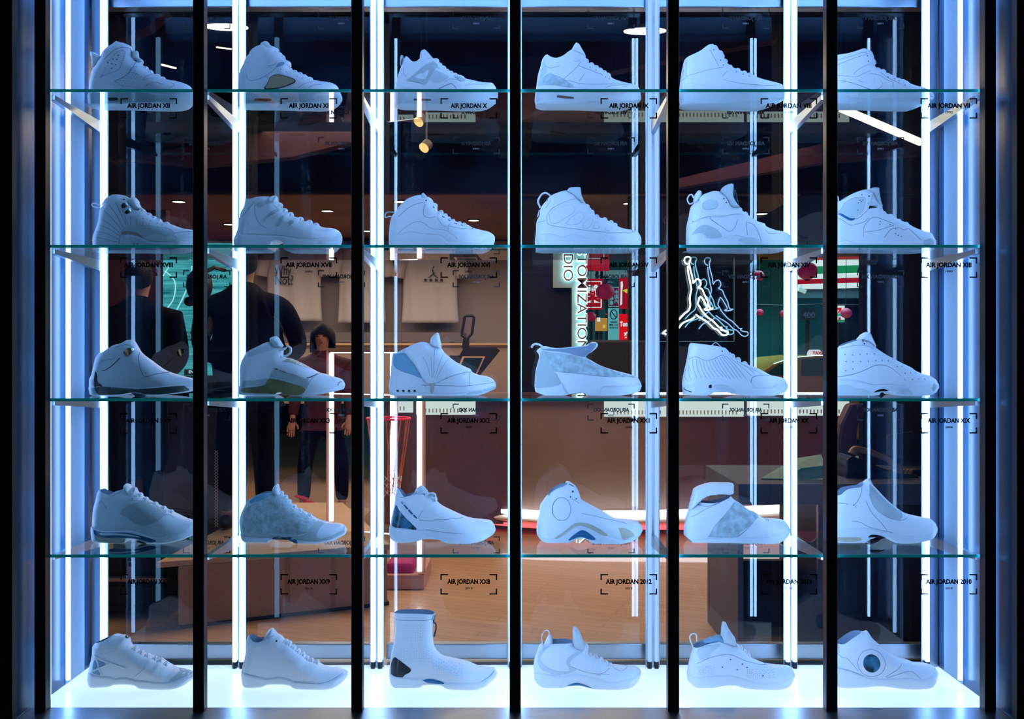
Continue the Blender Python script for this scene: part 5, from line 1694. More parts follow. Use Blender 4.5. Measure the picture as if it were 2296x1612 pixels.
# ---------------------------------------------------------------- teal lit court panel
tp = empty('court_lightbox', tuple(P(420, 842, 7.4)), 'teal backlit wall panel with basketball court lines and small dark text', 'lightbox')
mt = emis('teal_backlit_panel', (0.0, 0.30, 0.33), 1.0)
nt = mt.node_tree
e_ = [n for n in nt.nodes if n.type == 'EMISSION'][0]
tc = nt.nodes.new('ShaderNodeTexCoord')
mp = nt.nodes.new('ShaderNodeMapping')
mp.inputs['Scale'].default_value = (1.5, 1, 26)
nz_ = nt.nodes.new('ShaderNodeTexNoise')
nz_.inputs['Scale'].default_value = 2.0
nz_.inputs['Detail'].default_value = 4
cr = nt.nodes.new('ShaderNodeValToRGB')
cr.color_ramp.elements[0].position = .30
cr.color_ramp.elements[0].color = (0.0, 0.12, 0.14, 1)
cr.color_ramp.elements[1].position = .72
cr.color_ramp.elements[1].color = (0.09, 0.50, 0.52, 1)
nt.links.new(tc.outputs['Object'], mp.inputs['Vector'])
nt.links.new(mp.outputs[0], nz_.inputs['Vector'])
nt.links.new(nz_.outputs['Fac'], cr.inputs[0])
nt.links.new(cr.outputs[0], e_.inputs[0])
px_box(MB(), 366, 520, 545, 842, 7.4, .06).build('lit_panel', mt, tp)
MB().box(X(366, 7.46), X(520, 7.46), 7.461, 7.49, 0, Z(545, 7.46)).build('panel_frame', M_black, tp)
M_line = emis('court_line_light', (0.35, 0.85, 0.9), 1.0)
for l in ("380,596 371,610 366,619", "369,607 383,618", "386,622 392,632 393,650 388,672 376,690", "430,596 427,625 418,650 404,680 388,708 374,722"):
    pp = smooth([tuple(float(q) for q in p.split(',')) for p in l.split()])
    MB().tube([P(a, b_, 7.392) for a, b_ in pp], .005, 6).build('court_line', M_line, tp)
for i, (t_, yy) in enumerate((('在1984年喬丹開始', 747), ('第十二代，最佳在台灣', 755), ('籃球專賣全新設計', 763))):
    moved(text_mesh(t_, .024, .0004, .0005, width=.20), P(410, yy, 7.39)).build('panel_lettering', M_vinyl, tp)
px_box(MB(), 413, 445, 828, 841, 7.385, .01).build('black_label', M_black, tp)
moved(text_mesh('ENTER', .03, .0005, .001), P(436, 834, 7.38)).build('label_lettering', M_line, tp)
one(MB().box(X(378, 7.5), X(520, 7.5), 7.5, 7.8, 0, Z(880, 7.5)), 'wood_cabinet', mat('brown_cabinet_wood', (0.30, 0.17, 0.09), .5, mottle=.2), 'brown wooden cabinet panel below the teal lit panel', 'cabinet')
bg = one(MB().sphere(tuple(P(447, 640, 5.62)), .075, .07, .10), 'shoulder_bag', M_black, 'lumpy black bag at the side of the person in the wide black jacket', 'bag', smooth=True)
sub(bg, MB().sphere(tuple(P(425, 676, 5.62)), .032, .03, .028), 'bag_pocket', M_black, smooth=True)
sub(bg, MB().tube([P(455, 612, 5.62), P(480, 600, 5.66), P(505, 606, 5.72)], .012, 6), 'bag_strap', M_black)

# ---------------------------------------------------------------- halo-lit lettering on the partition
hs = empty('halo_sign', tuple(P(1295, 780, 8.0)), 'vertical grey channel lettering with white halo light on the partition', 'sign')
M_halo = emis('halo_light', (0.55, 1.0, 0.95), 9.0)
M_letter = mat('grey_channel_letter', (0.10, 0.075, 0.085), .6)
px_prism(MB(), [(1240, 545), (1314, 545), (1314, 800), (1282, 800), (1282, 645), (1240, 645)], 8.02, .05).build('back_board', mat('pale_back_board', (0.22, 0.30, 0.31), .6), hs)
for t_, px, y0, y1 in (('CUSTOMIZATION', 1304, 508, 787), ('STUDIO', 1273, 506, 630)):
    L = (y1 - y0) * 8.0 / F
    c = P(px, (y0 + y1) / 2, 7.97)
    moved(text_mesh(t_, .112, .001, .004, width=L, rot=-math.pi / 2), c).build('sign_lettering', M_letter, hs)
    moved(text_mesh(t_, .112, .005, .001, width=L, rot=-math.pi / 2), c + Vector((0, .025, 0))).build('halo_light', M_halo, hs)

# ---------------------------------------------------------------- neon leaping figure
nb = empty('neon_figure_sign', tuple(P(1560, 765, 7.9)), 'neon outline of a leaping ball player with two dimmer blue reflection copies beside it', 'neon sign')
px_box(MB(), 1462, 1646, 577, 766, 7.98, .06).build('back_box', mat('black_gloss', (0.004, 0.005, 0.007), .12), nb)
m_ = MB()
for a, b_ in (((1462, 765.5), (1646, 765.5)), ((1646, 577), (1646, 765.5))):
    m_.bar(P(*a, 7.975), P(*b_, 7.975), .006)
m_.build('box_edge', mat('thin_blue_edge', (0.15, 0.3, 0.35), .4), nb)
# traced on a 7x sheet with origin (1460, 550)
nl = ["575,298 540,280 522,240 530,200 560,182 600,184 620,210 605,250 600,300 615,380 640,470 655,560 665,600",
      "575,325 580,420 600,520 615,600 632,690 615,770 605,850 615,940 590,1020 530,1070 470,1130 435,1170",
      "665,590 690,555 730,530 765,550 780,600 765,640 745,665 800,690 830,760 860,820 890,880 905,950 930,985 975,990",
      "435,1300 490,1230 560,1190 640,1160 690,1120",
      "765,800 800,830 830,880 860,930 880,980 840,1005 880,1015 960,1000",
      "760,820 745,870 735,920 765,970 790,1020 850,1090 900,1140 960,1180 1020,1240 1070,1290 1110,1290 1090,1320 1150,1340 1200,1350 1205,1390 1160,1415 1110,1400 1070,1360 1030,1320 980,1300 900,1220 830,1170 760,1130 700,1085",
      "180,1390 230,1340 265,1330", "200,1380 240,1400 262,1430"]
for name, dx, dy, sc, col, st, r_ in (('bright_tube', 0, 0, 1.0, (0.75, 1.0, 1.0), 5.0, .0062), ('blue_ghost', 105, 8, .985, (0.28, 0.72, 1.0), .95, .0045), ('dim_tube', 315, 15, 1.0, (0.08, 0.38, 0.62), .55, .0045)):  # the two fainter outlines are glowing copies standing in for glass reflections
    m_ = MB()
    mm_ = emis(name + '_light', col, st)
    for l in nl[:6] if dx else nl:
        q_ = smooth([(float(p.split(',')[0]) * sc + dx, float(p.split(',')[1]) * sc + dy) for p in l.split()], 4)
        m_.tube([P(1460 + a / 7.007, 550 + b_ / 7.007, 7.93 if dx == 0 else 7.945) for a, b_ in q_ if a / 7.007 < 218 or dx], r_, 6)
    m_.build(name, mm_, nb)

# ---------------------------------------------------------------- street seen through the two openings
struct(MB().box(-3, 9, 17.2, 17.3, 0, 5), 'wall_street', mat('teal_shop_wall', (0.05, 0.42, 0.45), .7, mottle=.45, mscale=.7))
wg = lambda n, c_, s_=.9: emis(n, c_, s_)
R_ = wg('sign_red_light', (0.42, 0.004, 0.012), .8)
R2_ = wg('sign_bright_red_light', (0.75, 0.005, 0.01), .95)
Wt = wg('sign_white_light', (0.75, 0.95, 0.92), .9)
Gn = wg('sign_green_light', (0.01, 0.27, 0.08), .9)
Yl = wg('sign_yellow_light', (0.75, 0.65, 0.05), .9)
Tl = wg('sign_teal_light', (0.10, 0.42, 0.45), .9)


def sign(label, cat, parts, D, name='shop_sign', group=None):
    x0, x1, y0, y1 = parts[0][2]
    r_ = empty(name, tuple(P((x0 + x1) / 2, y1, D)), label, cat, group)
    for nm, m__, q_ in parts:
        if callable(q_):
            q_(MB(), D).build(nm, m__, r_)
        else:
            i = parts.index((nm, m__, q_))
            px_box(MB(), *q_, D - .02 * i, .05 if i == 0 else .018).build(nm, m__, r_)
    MB().box(X((x0 + x1) / 2, D) - .02, X((x0 + x1) / 2, D) + .02, D + .05, D + .09, 0, Z(y0, D)).build('sign_post', M_black, r_)
    return r_


def txt(t_, px, py, size, bold=.004, rot=0.0, width=None):
    return lambda mb, D: moved(text_mesh(t_, size, bold, .003, rot=rot, width=width), P(px, py, D - .06))


def frame(x0, x1, y0, y1, w_=1.6):
    def g(mb, D):
        for a, b_ in (((x0, y0), (x1, y0)), ((x1, y0), (x1, y1)), ((x1, y1), (x0, y1)), ((x0, y1), (x0, y0))):
            mb.bar(P(*a, D - .05), P(*b_, D - .05), w_ * D / F, .01)
        return mb
    return g


sign('red shop sign with white curved underline at the top of the narrow street view', 'shop sign', [('sign_board', R_, (1313, 1366, 566, 607)), ('white_line', Wt, frame(1319, 1354, 560, 579.5, 1.8))], 13)
sign('red medicine shop sign with a large white character in a white rounded border', 'shop sign', [('sign_board', R_, (1300, 1352, 625, 694)), ('sign_border', Wt, frame(1308, 1348, 631, 689, 2.2)), ('sign_lettering', Wt, txt('藥', 1329, 662, .235, .008))], 12.6)
sign('small maroon street sign with pale characters beside the red paper lantern', 'street sign', [('sign_board', wg('maroon_sign_light', (0.09, 0.005, 0.03), .9), (1364, 1388, 643, 688)), ('sign_border', Tl, frame(1365, 1387, 644, 687, .8)), ('sign_lettering', Tl, txt('令\n區\n內', 1382, 666, .055, .001)), ('sign_lettering', Tl, txt('停\n車', 1371, 675, .055, .001))], 12)
ps = sign('tall pale teal parking rule sign with a crossed-out circle and a double arrow', 'street sign', [('sign_board', Tl, (1364, 1388, 691, 764)), ('arrow_mark', M_vinyl, (1369, 1384, 721, 723)), ('sign_lettering', M_vinyl, txt('腳踏車 人行道', 1376, 729, .03, .0008, width=.11)), ('sign_lettering', M_vinyl, txt('SIDEWALK', 1376, 735, .025, .0008, width=.11))], 12)
c = P(1376, 705, 11.93)
m_ = MB()
m_.tube([(c.x + .042 * math.cos(q * math.pi / 12), c.y, c.z + .058 * math.sin(q * math.pi / 12)) for q in range(24)], .006, 6, closed=True)
m_.bar((c.x - .03, c.y, c.z + .04), (c.x + .03, c.y, c.z - .04), .010)
m_.build('crossed_circle', M_vinyl, ps)
sign('red shop sign with yellow leaf shape and white stem above the pole sign', 'shop sign', [('sign_board', R_, (1389, 1412, 622, 692)), ('white_stem', Wt, lambda mb, D: px_prism(mb, [(1392, 632), (1396, 630), (1397, 640), (1395, 652), (1395, 682), (1391, 685), (1392, 650)], D - .05, .02)), ('yellow_leaf', Yl, lambda mb, D: px_prism(mb, [(1396, 651), (1404, 648), (1412, 648), (1412, 659), (1404, 656)], D - .06, .02))], 12.6)
sign('bright red shop sign with white lettering, lower right of the narrow street view', 'shop sign', [('sign_board', R2_, (1389, 1412, 704, 762)), ('sign_lettering', Wt, txt('Tom', 1400, 727, .085, .003, width=.115)), ('sign_lettering', Wt, txt('來', 1406, 752, .085, .003))], 12.6)
sign('warm yellow lit shop interior glimpsed under the medicine sign', 'lit shopfront', [('lit_room', wg('warm_shop_light', (0.55, 0.28, 0.05), .8), (1335, 1362, 713, 742)), ('white_card', Wt, (1339, 1346, 712, 721)), ('lamp_glow', Yl, (1352, 1357, 728, 735)), ('red_lamp', R2_, (1358, 1361, 703, 706))], 13, 'shopfront')
sign('pale street fascia strip between the two red shop signs', 'shop fascia', [('fascia', wg('pale_fascia_light', (0.10, 0.22, 0.22), .8), (1312, 1412, 606, 624)), ('dark_post', M_black, (1346, 1352, 570, 640))], 13.4, 'shop_fascia')


def lantern(px, py, r_, D, label, dark=False):
    c = P(px, py, D)
    R = r_ * D / F
    o = empty('paper_lantern', (c.x, c.y, c.z - R), label, 'lantern', 'round paper lanterns on the street')
    MB().sphere(tuple(c), R, R, R * .88, 20, 12, rib=.03).build('lantern_globe', mat('dark_lantern_paper' if dark else 'red_lantern_paper', (0.05, 0.003, 0.01) if dark else (0.30, 0.01, 0.06), .6, emit=(0.25, 0.0, 0.05), strength=.0 if dark else .35), o, smooth=True)
    MB().cyl((c.x, c.y, c.z + R * .84), R * .25, R * .12, 12).build('lantern_cap', M_black, o)
    MB().cyl((c.x, c.y, c.z + R * .9), .004, 3.755 - c.z - R * .9, 6).build('hanging_cord', M_black, o)
    MB().cyl((c.x, c.y, c.z - R * .98), R * .25, R * .12, 12).build('lantern_cap', M_black, o)


lantern(1357, 654, 21, 11.2, 'large dark red paper lantern before the medicine sign')
lantern(1325, 710, 12, 11.6, 'small red paper lantern low beside the halo lettering')
lantern(1810, 607, 23, 11.0, 'large magenta paper lantern before the striped shop fascia')
lantern(1701, 618, 13, 11.4, 'red lantern half hidden behind the paired light lines')
lantern(1703, 700, 9, 12.5, 'small red lantern left of the light tubes, on the wire')
lantern(1757, 703, 9, 12.5, 'small magenta lantern just left of the bright double tube')
lantern(1897, 702, 13, 12.0, 'red lantern beside the small green and white sign')
lantern(1942, 603, 19, 11.0, 'dark unlit lantern right of the striped fascia', True)
one(MB().tube([P(1690, 683, 12.5), P(1760, 685, 12.5), P(1840, 682, 12.5), P(1935, 684, 12.5)], .006, 5), 'hanging_wire', M_black, 'thin dark wire strung across the street above the lanterns', 'wire')

fa = empty('striped_fascia', tuple(P(1870, 646, 13)), 'lit shop fascia with white, green and red stripes', 'shop fascia')
for a, b_, m__ in ((574, 580, R2_), (580, 594, Wt), (594, 611, Gn), (611, 622, Wt), (622, 633, R_), (633, 644, Wt)):
    px_prism(MB(), [(1770, a + 5), (1940, a), (1940, b_), (1770, b_ + 5)], 13, .1).build('stripe', m__, fa)
px_box(MB(), 1770, 1940, 648, 668, 13.05, .3).build('underside', mat('grey_soffit', (0.03, 0.07, 0.09), .7), fa)
MB().box(X(1940, 13.05), X(1955, 13.05), 13.05, 13.3, 0, Z(574, 13.05)).build('support_column', M_black, fa)
one(px_box(MB(), 1862, 1940, 670, 1032, 13.4, .1), 'dark_doorway', M_blackwall, 'dark shop doorway below the striped fascia', 'doorway')
sg = sign('small square sign with an orange-red figure on white and green', 'shop sign', [('sign_board', Wt, (1868, 1894, 685, 722)), ('green_band', Gn, (1868, 1894, 717, 722)), ('teal_band', wg('teal_band_light', (0.02, 0.45, 0.35), .9), (1868, 1890, 703, 709)), ('numeral', R2_, lambda mb, D: px_prism(mb, [(1875, 690), (1887, 690), (1887, 694), (1882, 702), (1878, 702), (1882, 695), (1875, 695)], D - .08, .01)), ('red_mark', R_, (1881, 1885, 711, 718))], 12.6)
sign('dark sign board with pale numerals hanging behind the double light tubes', 'shop sign', [('sign_board', M_black, (1798, 1830, 692, 716)), ('sign_lettering', mat('dim_numerals', (0.06, 0.08, 0.16), .6), txt('400', 1814, 707, .10, .002))], 12)
cc = empty('security_camera', tuple(P(1797, 655, 12)), 'white security camera fixed under the striped fascia', 'camera')
MB().bar(P(1790, 648, 12), P(1806, 655, 12), .05).build('camera_body', M_cream, cc)
MB().bar(P(1797, 655, 12), P(1797, 640, 12.95), .02).build('camera_bracket', M_tray, cc)

# taxi
tx = empty('taxi', tuple(P(1900, 1040, 11)), 'yellow taxi with a roof lamp seen through the right bays', 'taxi')
prof = [(1560, 985), (1560, 915), (1575, 890), (1640, 872), (1700, 838), (1735, 815), (1775, 801), (1830, 796), (1950, 796), (2020, 806), (2080, 840), (2150, 872), (2280, 885), (2310, 915), (2310, 985)]
px_prism(MB(), prof, 11, 1.5).build('car_body', mat('taxi_paint', (0.62, 0.33, 0.06), .25, coat=.5), tx, bevel=.03)
for a in ([(1712, 842), (1745, 818), (1782, 806), (1784, 842)], [(1796, 843), (1798, 805), (1868, 801), (1868, 843)], [(1880, 843), (1880, 801), (1948, 801), (2012, 812), (2062, 842)]):
    px_prism(MB(), a, 10.99, .012).build('side_window', mat('taxi_glass', (0.02, 0.16, 0.19), .08), tx)
for px in (1680, 2180):
    c = P(px, 985, 10.97)
    MB().cyl((c.x, c.y, c.z), .33, .25, 28, axis='y').build('wheel', M_dark, tx)
rl = px_prism(MB(), [(1823, 796), (1825, 788), (1829, 784), (1838, 784), (1842, 788), (1844, 796)], 11.4, .25).build('roof_lamp', wg('roof_lamp_light', (0.8, 0.85, 0.85), .8), tx)
sub(rl, moved(text_mesh('TAXI', .05, .002, .002), P(1833, 792, 11.39)), 'roof_lettering', R_)
one(px_box(MB(), 1328, 1480, 762, 862, 7.9, .4), 'black_cabinet', M_black, 'black cabinet before the partition, left of the neon figure', 'cabinet', bevel=.02)

# ---------------------------------------------------------------- desk with telephone on the right
dk = empty('desk', tuple(P(1865, 1442, 4.4)), 'grey desk with thick top and dark underside, behind the lower right sneakers', 'desk')
M_desk = mat('grey_desk_laminate', (0.07, 0.085, 0.12), .5)
px_box(MB(), 1656, 2120, 1085, 1132, 4.4, .75).build('desk_top', M_desk, dk, bevel=.004)
MB().box(X(1656, 4.4), X(1668, 4.4), 4.41, 5.1, 0, Z(1133, 4.4)).build('side_board', M_desk, dk)
MB().box(X(1669, 4.4), X(1838, 4.4), 5.0, 5.05, 0, .34).build('modesty_board', M_black, dk)
MB().box(X(1840, 4.4), X(2118, 4.4), 4.45, 5.08, 0, Z(1134, 4.4)).build('drawer_unit', M_black, dk)
MB().box(X(1838, 4.4), X(1850, 4.4), 4.42, 4.449, .3, Z(1134, 4.4)).build('drawer_edge', mat('dull_metal', (0.2, 0.22, 0.3), .4, .6), dk)
TZ = Z(1085, 4.4) + .001
mg = empty('magazine', (X(1780, 4.75), 4.75, TZ), 'green and white magazine lying open on the grey desk', 'magazine')
m_ = MB().add([(X(1700, 4.6), 4.55, TZ + .001), (X(1848, 4.6), 4.50, TZ + .001), (X(1848, 4.9), 4.95, TZ + .07), (X(1790, 4.9), 4.95, TZ + .05)] + [(X(1700, 4.6), 4.55, TZ + .006), (X(1848, 4.6), 4.50, TZ + .006), (X(1848, 4.9), 4.95, TZ + .076), (X(1790, 4.9), 4.95, TZ + .056)],
              [(3, 2, 1, 0), (4, 5, 6, 7), (0, 1, 5, 4), (1, 2, 6, 5), (2, 3, 7, 6), (3, 0, 4, 7)])
m_.build('pages', mat('pale_pages', (0.20, 0.38, 0.33), .6), mg)
px_prism(MB(), [(1770, 1068), (1796, 1050), (1846, 1044), (1846, 1072), (1800, 1076)], 4.49, .01).build('green_picture', mat('green_print', (0.02, 0.28, 0.20), .5), mg)
ph = empty('telephone', (X(1980, 4.6), 4.6, TZ), 'black desk telephone with a tan glossy handset catching warm light', 'telephone')
px_prism(MB(), [(1897, 1078), (1899, 1030), (1910, 1022), (2000, 1058), (2062, 1068), (2062, 1079)], 4.6, .17).build('phone_body', mat('phone_black', (0.01, 0.01, 0.012), .2), ph, bevel=.006)
hset = smooth([(1912, 1018), (1916, 1009), (1925, 1008), (1945, 1012), (1972, 1022), (1990, 1030), (2004, 1042), (2014, 1052), (2012, 1060)])
MB().tube([P(a, b_, 4.58) for a, b_ in hset], [.014 + .010 * abs(i / (len(hset) - 1) * 2 - 1) ** 2 for i in range(len(hset))], 12).build('handset', mat('tan_plastic', (0.42, 0.20, 0.10), .25), ph, smooth=True)
for r__ in range(3):
    for c__ in range(4):
        q = P(2020 + c__ * 9 - r__ * 3, 1053 + r__ * 4, 4.585)
        MB().box(q.x - .006, q.x + .006, q.y - .004, q.y + .01, q.z - .003, q.z + .003).build('key', mat('amber_key', (0.35, 0.2, 0.08), .4), ph)
one(px_prism(MB(), [(1885, 1078), (1890, 1040), (1893, 1030), (1893, 1078)], 4.7, .1), 'pen_holder', M_black, 'small black holder standing left of the telephone', 'holder')
lp = empty('laptop', (X(2040, 5.0), 5.0, TZ), 'dark open laptop behind the telephone', 'laptop')
px_prism(MB(), [(1990, 975), (2046, 968), (2110, 1000), (2110, 1055), (1990, 1020)], 5.0, .012).build('laptop_lid', M_black, lp)
MB().box(X(1960, 4.9), X(2110, 4.9), 4.80, 4.99, TZ, TZ + .015).build('laptop_base', M_black, lp)
ch = empty('office_chair', tuple(P(1905, 1300, 5.6)), 'dark brown office chair back rising behind the desk', 'chair')
px_prism(MB(), [(1878, 985), (1884, 950), (1905, 905), (1940, 905), (1925, 960), (1918, 1060), (1880, 1060)], 5.6, .09).build('chair_back', mat('brown_leather', (0.10, 0.04, 0.03), .5), ch, bevel=.02)
c = P(1905, 1060, 5.6)
MB().box(c.x - .22, c.x + .22, 5.3, 5.75, .44, .50).build('chair_seat', M_black, ch, bevel=.02)
MB().cyl((c.x, 5.55, .06), .025, .38, 12).build('chair_column', M_black, ch)
for q in range(5):
    a_ = q * 2 * math.pi / 5
    MB().bar((c.x, 5.55, .06), (c.x + .26 * math.cos(a_), 5.55 + .26 * math.sin(a_), .03), .03).build('leg', M_black, ch)
# ================================================================ people in the shop
def skin(name, chains, m, parent, sub_=2, off=None):
    """chains: list of lists of (x, y, z, r or (rx, ry)); first point of a later chain joins the nearest earlier vertex"""
    v, e, r = [], [], []
    for ch_ in chains:
        last = None
        for i, p in enumerate(ch_):
            co = Vector(p[:3])
            if i == 0 and v:
                d = [(co - Vector(q)).length for q in v]
                k_ = d.index(min(d))
                if d[k_] < 0.012:
                    last = k_
                    continue
            v.append(tuple(co))
            r.append(p[3] if isinstance(p[3], tuple) else (p[3], p[3]))
            if last is not None:
                e.append((last, len(v) - 1))
            elif i == 0 and len(v) > 1:
                e.append((k_, len(v) - 1))
            last = len(v) - 1
    me = bpy.data.meshes.new(name)
    o_ = Vector(parent.location)
    me.from_pydata([tuple(Vector(q) - o_) for q in v], e, [])
    o = bpy.data.objects.new(name, me)
    COL.objects.link(o)
    o.parent = parent
    md = o.modifiers.new('skin', 'SKIN')
    for i, sv in enumerate(me.skin_vertices[0].data):
        sv.radius = r[i]
        sv.use_root = (i == 0)
    md.use_smooth_shade = True
    s_ = o.modifiers.new('sub', 'SUBSURF')
    s_.levels = sub_
    s_.render_levels = sub_
    me.materials.append(m)
    return o


def hand(w_, d, side, k_=1.0):
    """palm and five fingers from the wrist w_, pointing along d"""
    w_, d = Vector(w_), Vector(d).normalized()
    s_ = Vector((side, 0, 0))
    s_ = (s_ - d * s_.dot(d)).normalized()
    n = d.cross(s_).normalized()
    c = [[(*w_, .026), (*(w_ + d * .045 * k_), (.036, .018)), (*(w_ + d * .085 * k_), (.038, .015))]]
    for i, (off, L) in enumerate(((-.028, .066), (-.009, .076), (.010, .071), (.028, .056))):
        b_ = w_ + d * .090 * k_ + s_ * off
        c.append([(*b_, .009), (*(b_ + d * L * .5 + n * .006), .0085), (*(b_ + d * L + n * .022), .007)])
    b_ = w_ + d * .035 * k_ - s_ * .030
    c.append([(*b_, .011), (*(b_ + d * .025 - s_ * .022 + n * .008), .010), (*(b_ + d * .055 - s_ * .028 + n * .018), .008)])
    return c


M_skin = mat('skin', (0.42, 0.20, 0.15), .55)
M_skin_dim = mat('skin_tan', (0.30, 0.15, 0.10), .6)
M_hair = mat('black_hair', (0.003, 0.0025, 0.003), .6, spec=.15)
M_coat = mat('black_coat_cloth', (0.0015, 0.0015, 0.002), .95, spec=.1)
M_trouser = mat('black_trouser_cloth', (0.0015, 0.002, 0.003), .95, spec=.1)


def person(px, D, floor, h, label, top_m, leg_m, shoe_m, back=True, lean=0.0, wide=1.0, hair='short', coat_len=.52, skin_m=None, stance=.10, arm=None):
    x = X(px, D)
    f_ = 1 if back else -1          # +1: faces away from the camera
    r = empty('person', (x, D, floor), label, 'person')
    s_ = h / 1.75
    Z_ = lambda q: floor + q * s_
    hx = x + lean
    sk = skin_m or M_skin_dim
    legs = []
    for sd in (-1, 1):
        legs.append([(x, D, Z_(.93), .10), (x + sd * .09 * s_, D, Z_(.84), .085 * s_), (x + sd * stance, D - f_ * .015, Z_(.48), .060 * s_), (x + sd * (stance + .01), D, Z_(.10), .040 * s_), (x + sd * (stance + .015), D + f_ * .10, Z_(.035), .035 * s_)])
    arms = []
    for sd in (-1, 1):
        if arm and arm[0] == sd:
            el, wr = arm[1], arm[2]
        else:
            el, wr = ((.225 * wide, .0, 1.12), (.10, .17, .99)) if back else ((.25, .0, 1.10), (.26, .10, .88))
        e_ = (x + sd * el[0] * s_, D + f_ * el[1], Z_(el[2]))
        w_ = (x + sd * wr[0] * s_, D + f_ * wr[1], Z_(wr[2]))
        arms.append((sd, e_, w_))
    spine = [(x, D, Z_(.93), .12 * s_), (x, D, Z_(1.08), (.125 * s_, .10 * s_)), (x + lean * .4, D, Z_(1.28), (.15 * s_, .11 * s_)), (x + lean * .6, D, Z_(1.42), (.11 * s_, .09 * s_)),
             (x + lean * .8, D + f_ * .01, Z_(1.50), .052 * s_), (hx, D + f_ * .02, Z_(1.56), .062 * s_), (hx, D + f_ * .03, Z_(1.63), (.076 * s_, .090 * s_)), (hx, D + f_ * .02, Z_(1.70), (.070 * s_, .085 * s_)), (hx, D + f_ * .015, Z_(1.735), .05 * s_)]
    ch = [spine] + legs
    for sd, e_, w_ in arms:
        ch.append([(x + lean * .6, D, Z_(1.42), .05), (x + sd * .17 * s_ + lean * .6, D, Z_(1.40), .052 * s_), (*e_, .042 * s_), (*w_, .026 * s_)])
        d = Vector(w_) - Vector(e_)
        ch += [[(*w_, .026)] + hand(w_, d, sd)[0][1:]] + hand(w_, d, sd)[1:]
    skin('body', ch, sk, r)
    # clothing
    w = wide
    co = [[(x, D, Z_(.93 - coat_len * .0), (.165 * s_ * w, .13 * s_)), (x, D, Z_(1.10), (.185 * s_ * w, .14 * s_)), (x + lean * .4, D, Z_(1.28), (.195 * s_ * w, .14 * s_)), (x + lean * .6, D, Z_(1.40), (.165 * s_ * w, .12 * s_)), (x + lean * .75, D, Z_(1.47), (.095 * s_ * w, .09 * s_)), (x + lean * .85, D + f_ * .01, Z_(1.535), .072 * s_)],
          [(x, D, Z_(.93), .16), (x, D, Z_(.93 - coat_len * .5), (.175 * s_ * w, .14 * s_)), (x, D, Z_(.93 - coat_len), (.19 * s_ * w, .15 * s_))]]
    for sd, e_, w_ in arms:
        co.append([(x + lean * .6, D, Z_(1.40), .08), (x + sd * .19 * s_ * w + lean * .6, D, Z_(1.38), .075 * s_), (*e_, .064 * s_), (*(Vector(e_) + (Vector(w_) - Vector(e_)) * .92), .046 * s_)])
    skin('coat' if coat_len > .2 else 'jacket', co, top_m, r)
    tr = [[(x, D, Z_(.95), .13 * s_), (x, D, Z_(.88), (.135 * s_, .11 * s_))]]
    for sd in (-1, 1):
        tr.append([(x, D, Z_(.88), .1), (x + sd * .09 * s_, D, Z_(.80), .098 * s_), (x + sd * stance, D - f_ * .015, Z_(.48), .078 * s_), (x + sd * (stance + .01), D, Z_(.10), .062 * s_)])
    skin('trousers', tr, leg_m, r)
    for sd in (-1, 1):
        fx = x + sd * (stance + .012)
        if shoe_m is not None:
            skin('shoe', [[(fx, D - f_ * .05, Z_(.055), (.045, .05)), (fx, D + f_ * .06, Z_(.045), (.046, .038)), (fx + (.0 if back else .03), D + f_ * .18, Z_(.035), (.044, .026))]], shoe_m, r)
    # hair
    hc = Vector((hx, D + f_ * .005, Z_(1.655)))
    if hair == 'bob':
        v, f = [], []
        n, m = 28, 14
        for i in range(m + 1):
            t = i / m
            for k_ in range(n):
                a = 2 * math.pi * k_ / n
                face = max(0.0, -math.sin(a))                 # towards the camera
                low = 1.0 - .56 * (face ** .8)                  # fringe stops above the eyes
                ph_ = t * low
                rad = .098 * math.sin(min(1, ph_ * 1.9) * math.pi / 2) * (1 + .10 * ph_)
                v.append((hc.x + rad * math.cos(a) * s_, hc.y + rad * 1.12 * math.sin(a) * s_, hc.z + (.105 - .27 * ph_ ** 1.25) * s_))
        for i in range(m):
            f += [(i * n + k_, i * n + (k_ + 1) % n, (i + 1) * n + (k_ + 1) % n, (i + 1) * n + k_) for k_ in range(n)]
        b_ = MB()
        b_.v, b_.f = v, f
        o = b_.build('hair', M_hair, r, smooth=True)
        q = o.modifiers.new('thickness', 'SOLIDIFY')
        q.thickness = .012
    else:
        b_ = MB().sphere((hc.x, hc.y + (0 if back else .012), hc.z + .005 * s_), .086 * s_, .105 * s_, .105 * s_, 20, 12)
        b_.build('hair', M_hair, r, smooth=True)
    if not back:                                             # face
        fy = D - .03 - .078 * s_
        zc = Z_(1.64)
        M_eye = mat('dark_eye', (0.01, 0.008, 0.01), .3)
        M_lip = mat('lips', (0.28, 0.05, 0.06), .5)
        for sd in (-1, 1):
            MB().sphere((hx + sd * .030 * s_, fy + .012, zc), .013 * s_, .008, .007 * s_, 12, 8).build('eye', M_eye, r, smooth=True)
            MB().tube([(hx + sd * .016 * s_, fy + .008, zc + .020 * s_), (hx + sd * .032 * s_, fy + .007, zc + .024 * s_), (hx + sd * .046 * s_, fy + .014, zc + .018 * s_)], .003, 6).build('eyebrow', M_hair, r)
        skin('nose', [[(hx, fy + .012, zc + .005, .009), (hx, fy - .004, zc - .022 * s_, .011), (hx, fy + .002, zc - .032 * s_, .010)]], sk, r)
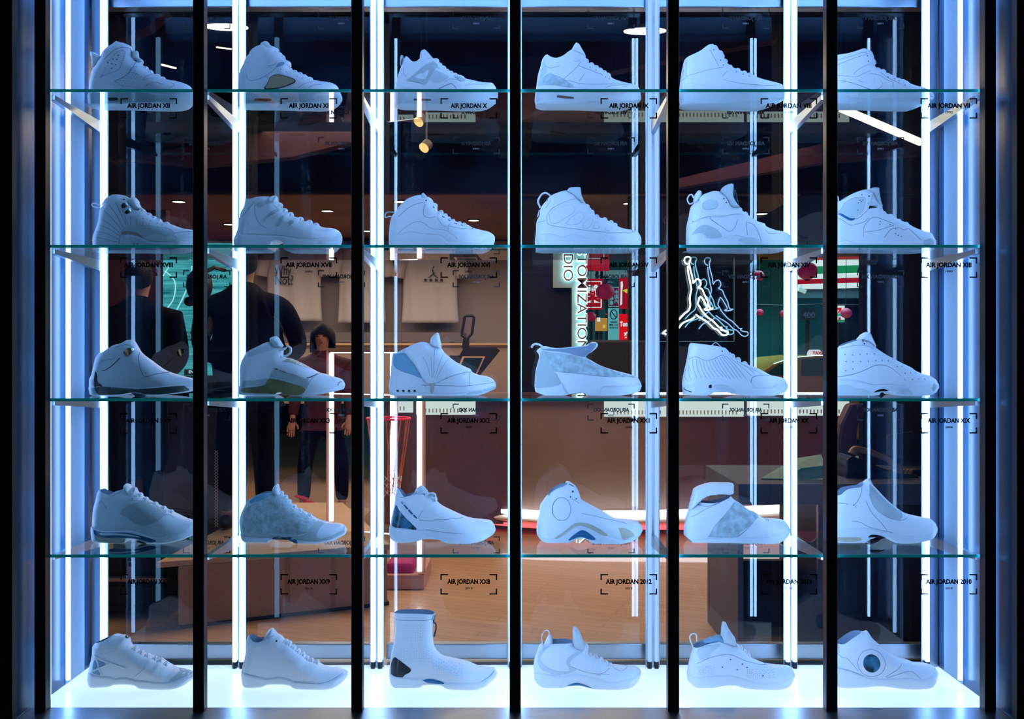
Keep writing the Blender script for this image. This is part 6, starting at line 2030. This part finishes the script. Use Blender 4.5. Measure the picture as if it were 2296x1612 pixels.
        MB().sphere((hx, fy + .010, zc - .055 * s_), .020 * s_, .009, .007 * s_, 14, 8).build('mouth', M_lip, r, smooth=True)
    return r


PA = person(310, 5.75, PT, 1.60, 'person in a long black coat with back turned, in front of the teal panel', M_coat, M_trouser, M_black, wide=1.22, coat_len=.62, stance=.09)
PB = person(553, 5.85, PT, 1.70, 'person in a wide black jacket with back turned, behind the second sneaker column', M_coat, M_trouser, M_black, wide=1.30, coat_len=.22, lean=-.02, stance=.11,
            arm=(1, (.33, .02, 1.12), (.20, -.16, 1.02)))
PC = person(724, 8.6, 0.0, 1.66, 'woman with a black bob, dark magenta jacket and black trousers facing the camera', mat('magenta_plaid_cloth', (0.10, 0.008, 0.035), .85, mottle=.6, mscale=9), M_trouser, None, back=False, hair='bob', coat_len=.10, skin_m=M_skin, wide=1.12, stance=.16)
# mesh stripe down the trouser leg of the second figure
m_ = MB()
for q in range(26):
    za = 1010 + q * 6.6
    for a, b_ in ((481, 489), (489, 481)):
        m_.tube([P(a, za, 5.74), P(b_, za + 6.6, 5.74)], .0016, 4)
o = m_.build('mesh_stripe', mat('white_stripe_net', (0.55, 0.48, 0.46), .8), PB)

# red trainer worn by the woman, toe to the right
M_redshoe = mat('red_knit', (0.62, 0.008, 0.06), .7)
rs = [(X(691, 8.3), 8.3)]
c = P(672, 1143, 8.3)
hp_ = lambda a, b_: P(a, b_, 8.3)
v = skin('shoe', [[tuple(hp_(672, 1128)) + ((.050, .055),), tuple(hp_(692, 1132)) + ((.050, .045),), tuple(hp_(712, 1138)) + ((.048, .030),), tuple(hp_(727, 1141)) + ((.040, .022),)], [tuple(hp_(672, 1128)) + (.05,), tuple(hp_(676, 1112)) + (.042,)]], M_redshoe, PC)
px_prism(MB(), [(662, 1141), (690, 1143), (733, 1143), (731, 1147), (700, 1151), (664, 1149)], 8.25, .1).build('shoe_sole', mat('pink_white_rubber', (0.8, 0.55, 0.6), .5), PC, bevel=.008)
one(MB().box(X(640, 7.9), X(800, 7.9), 7.9, 8.8, .0, .012), 'floor_mat', M_oaklight, 'pale flat board on the floor under the red shoes', 'board')
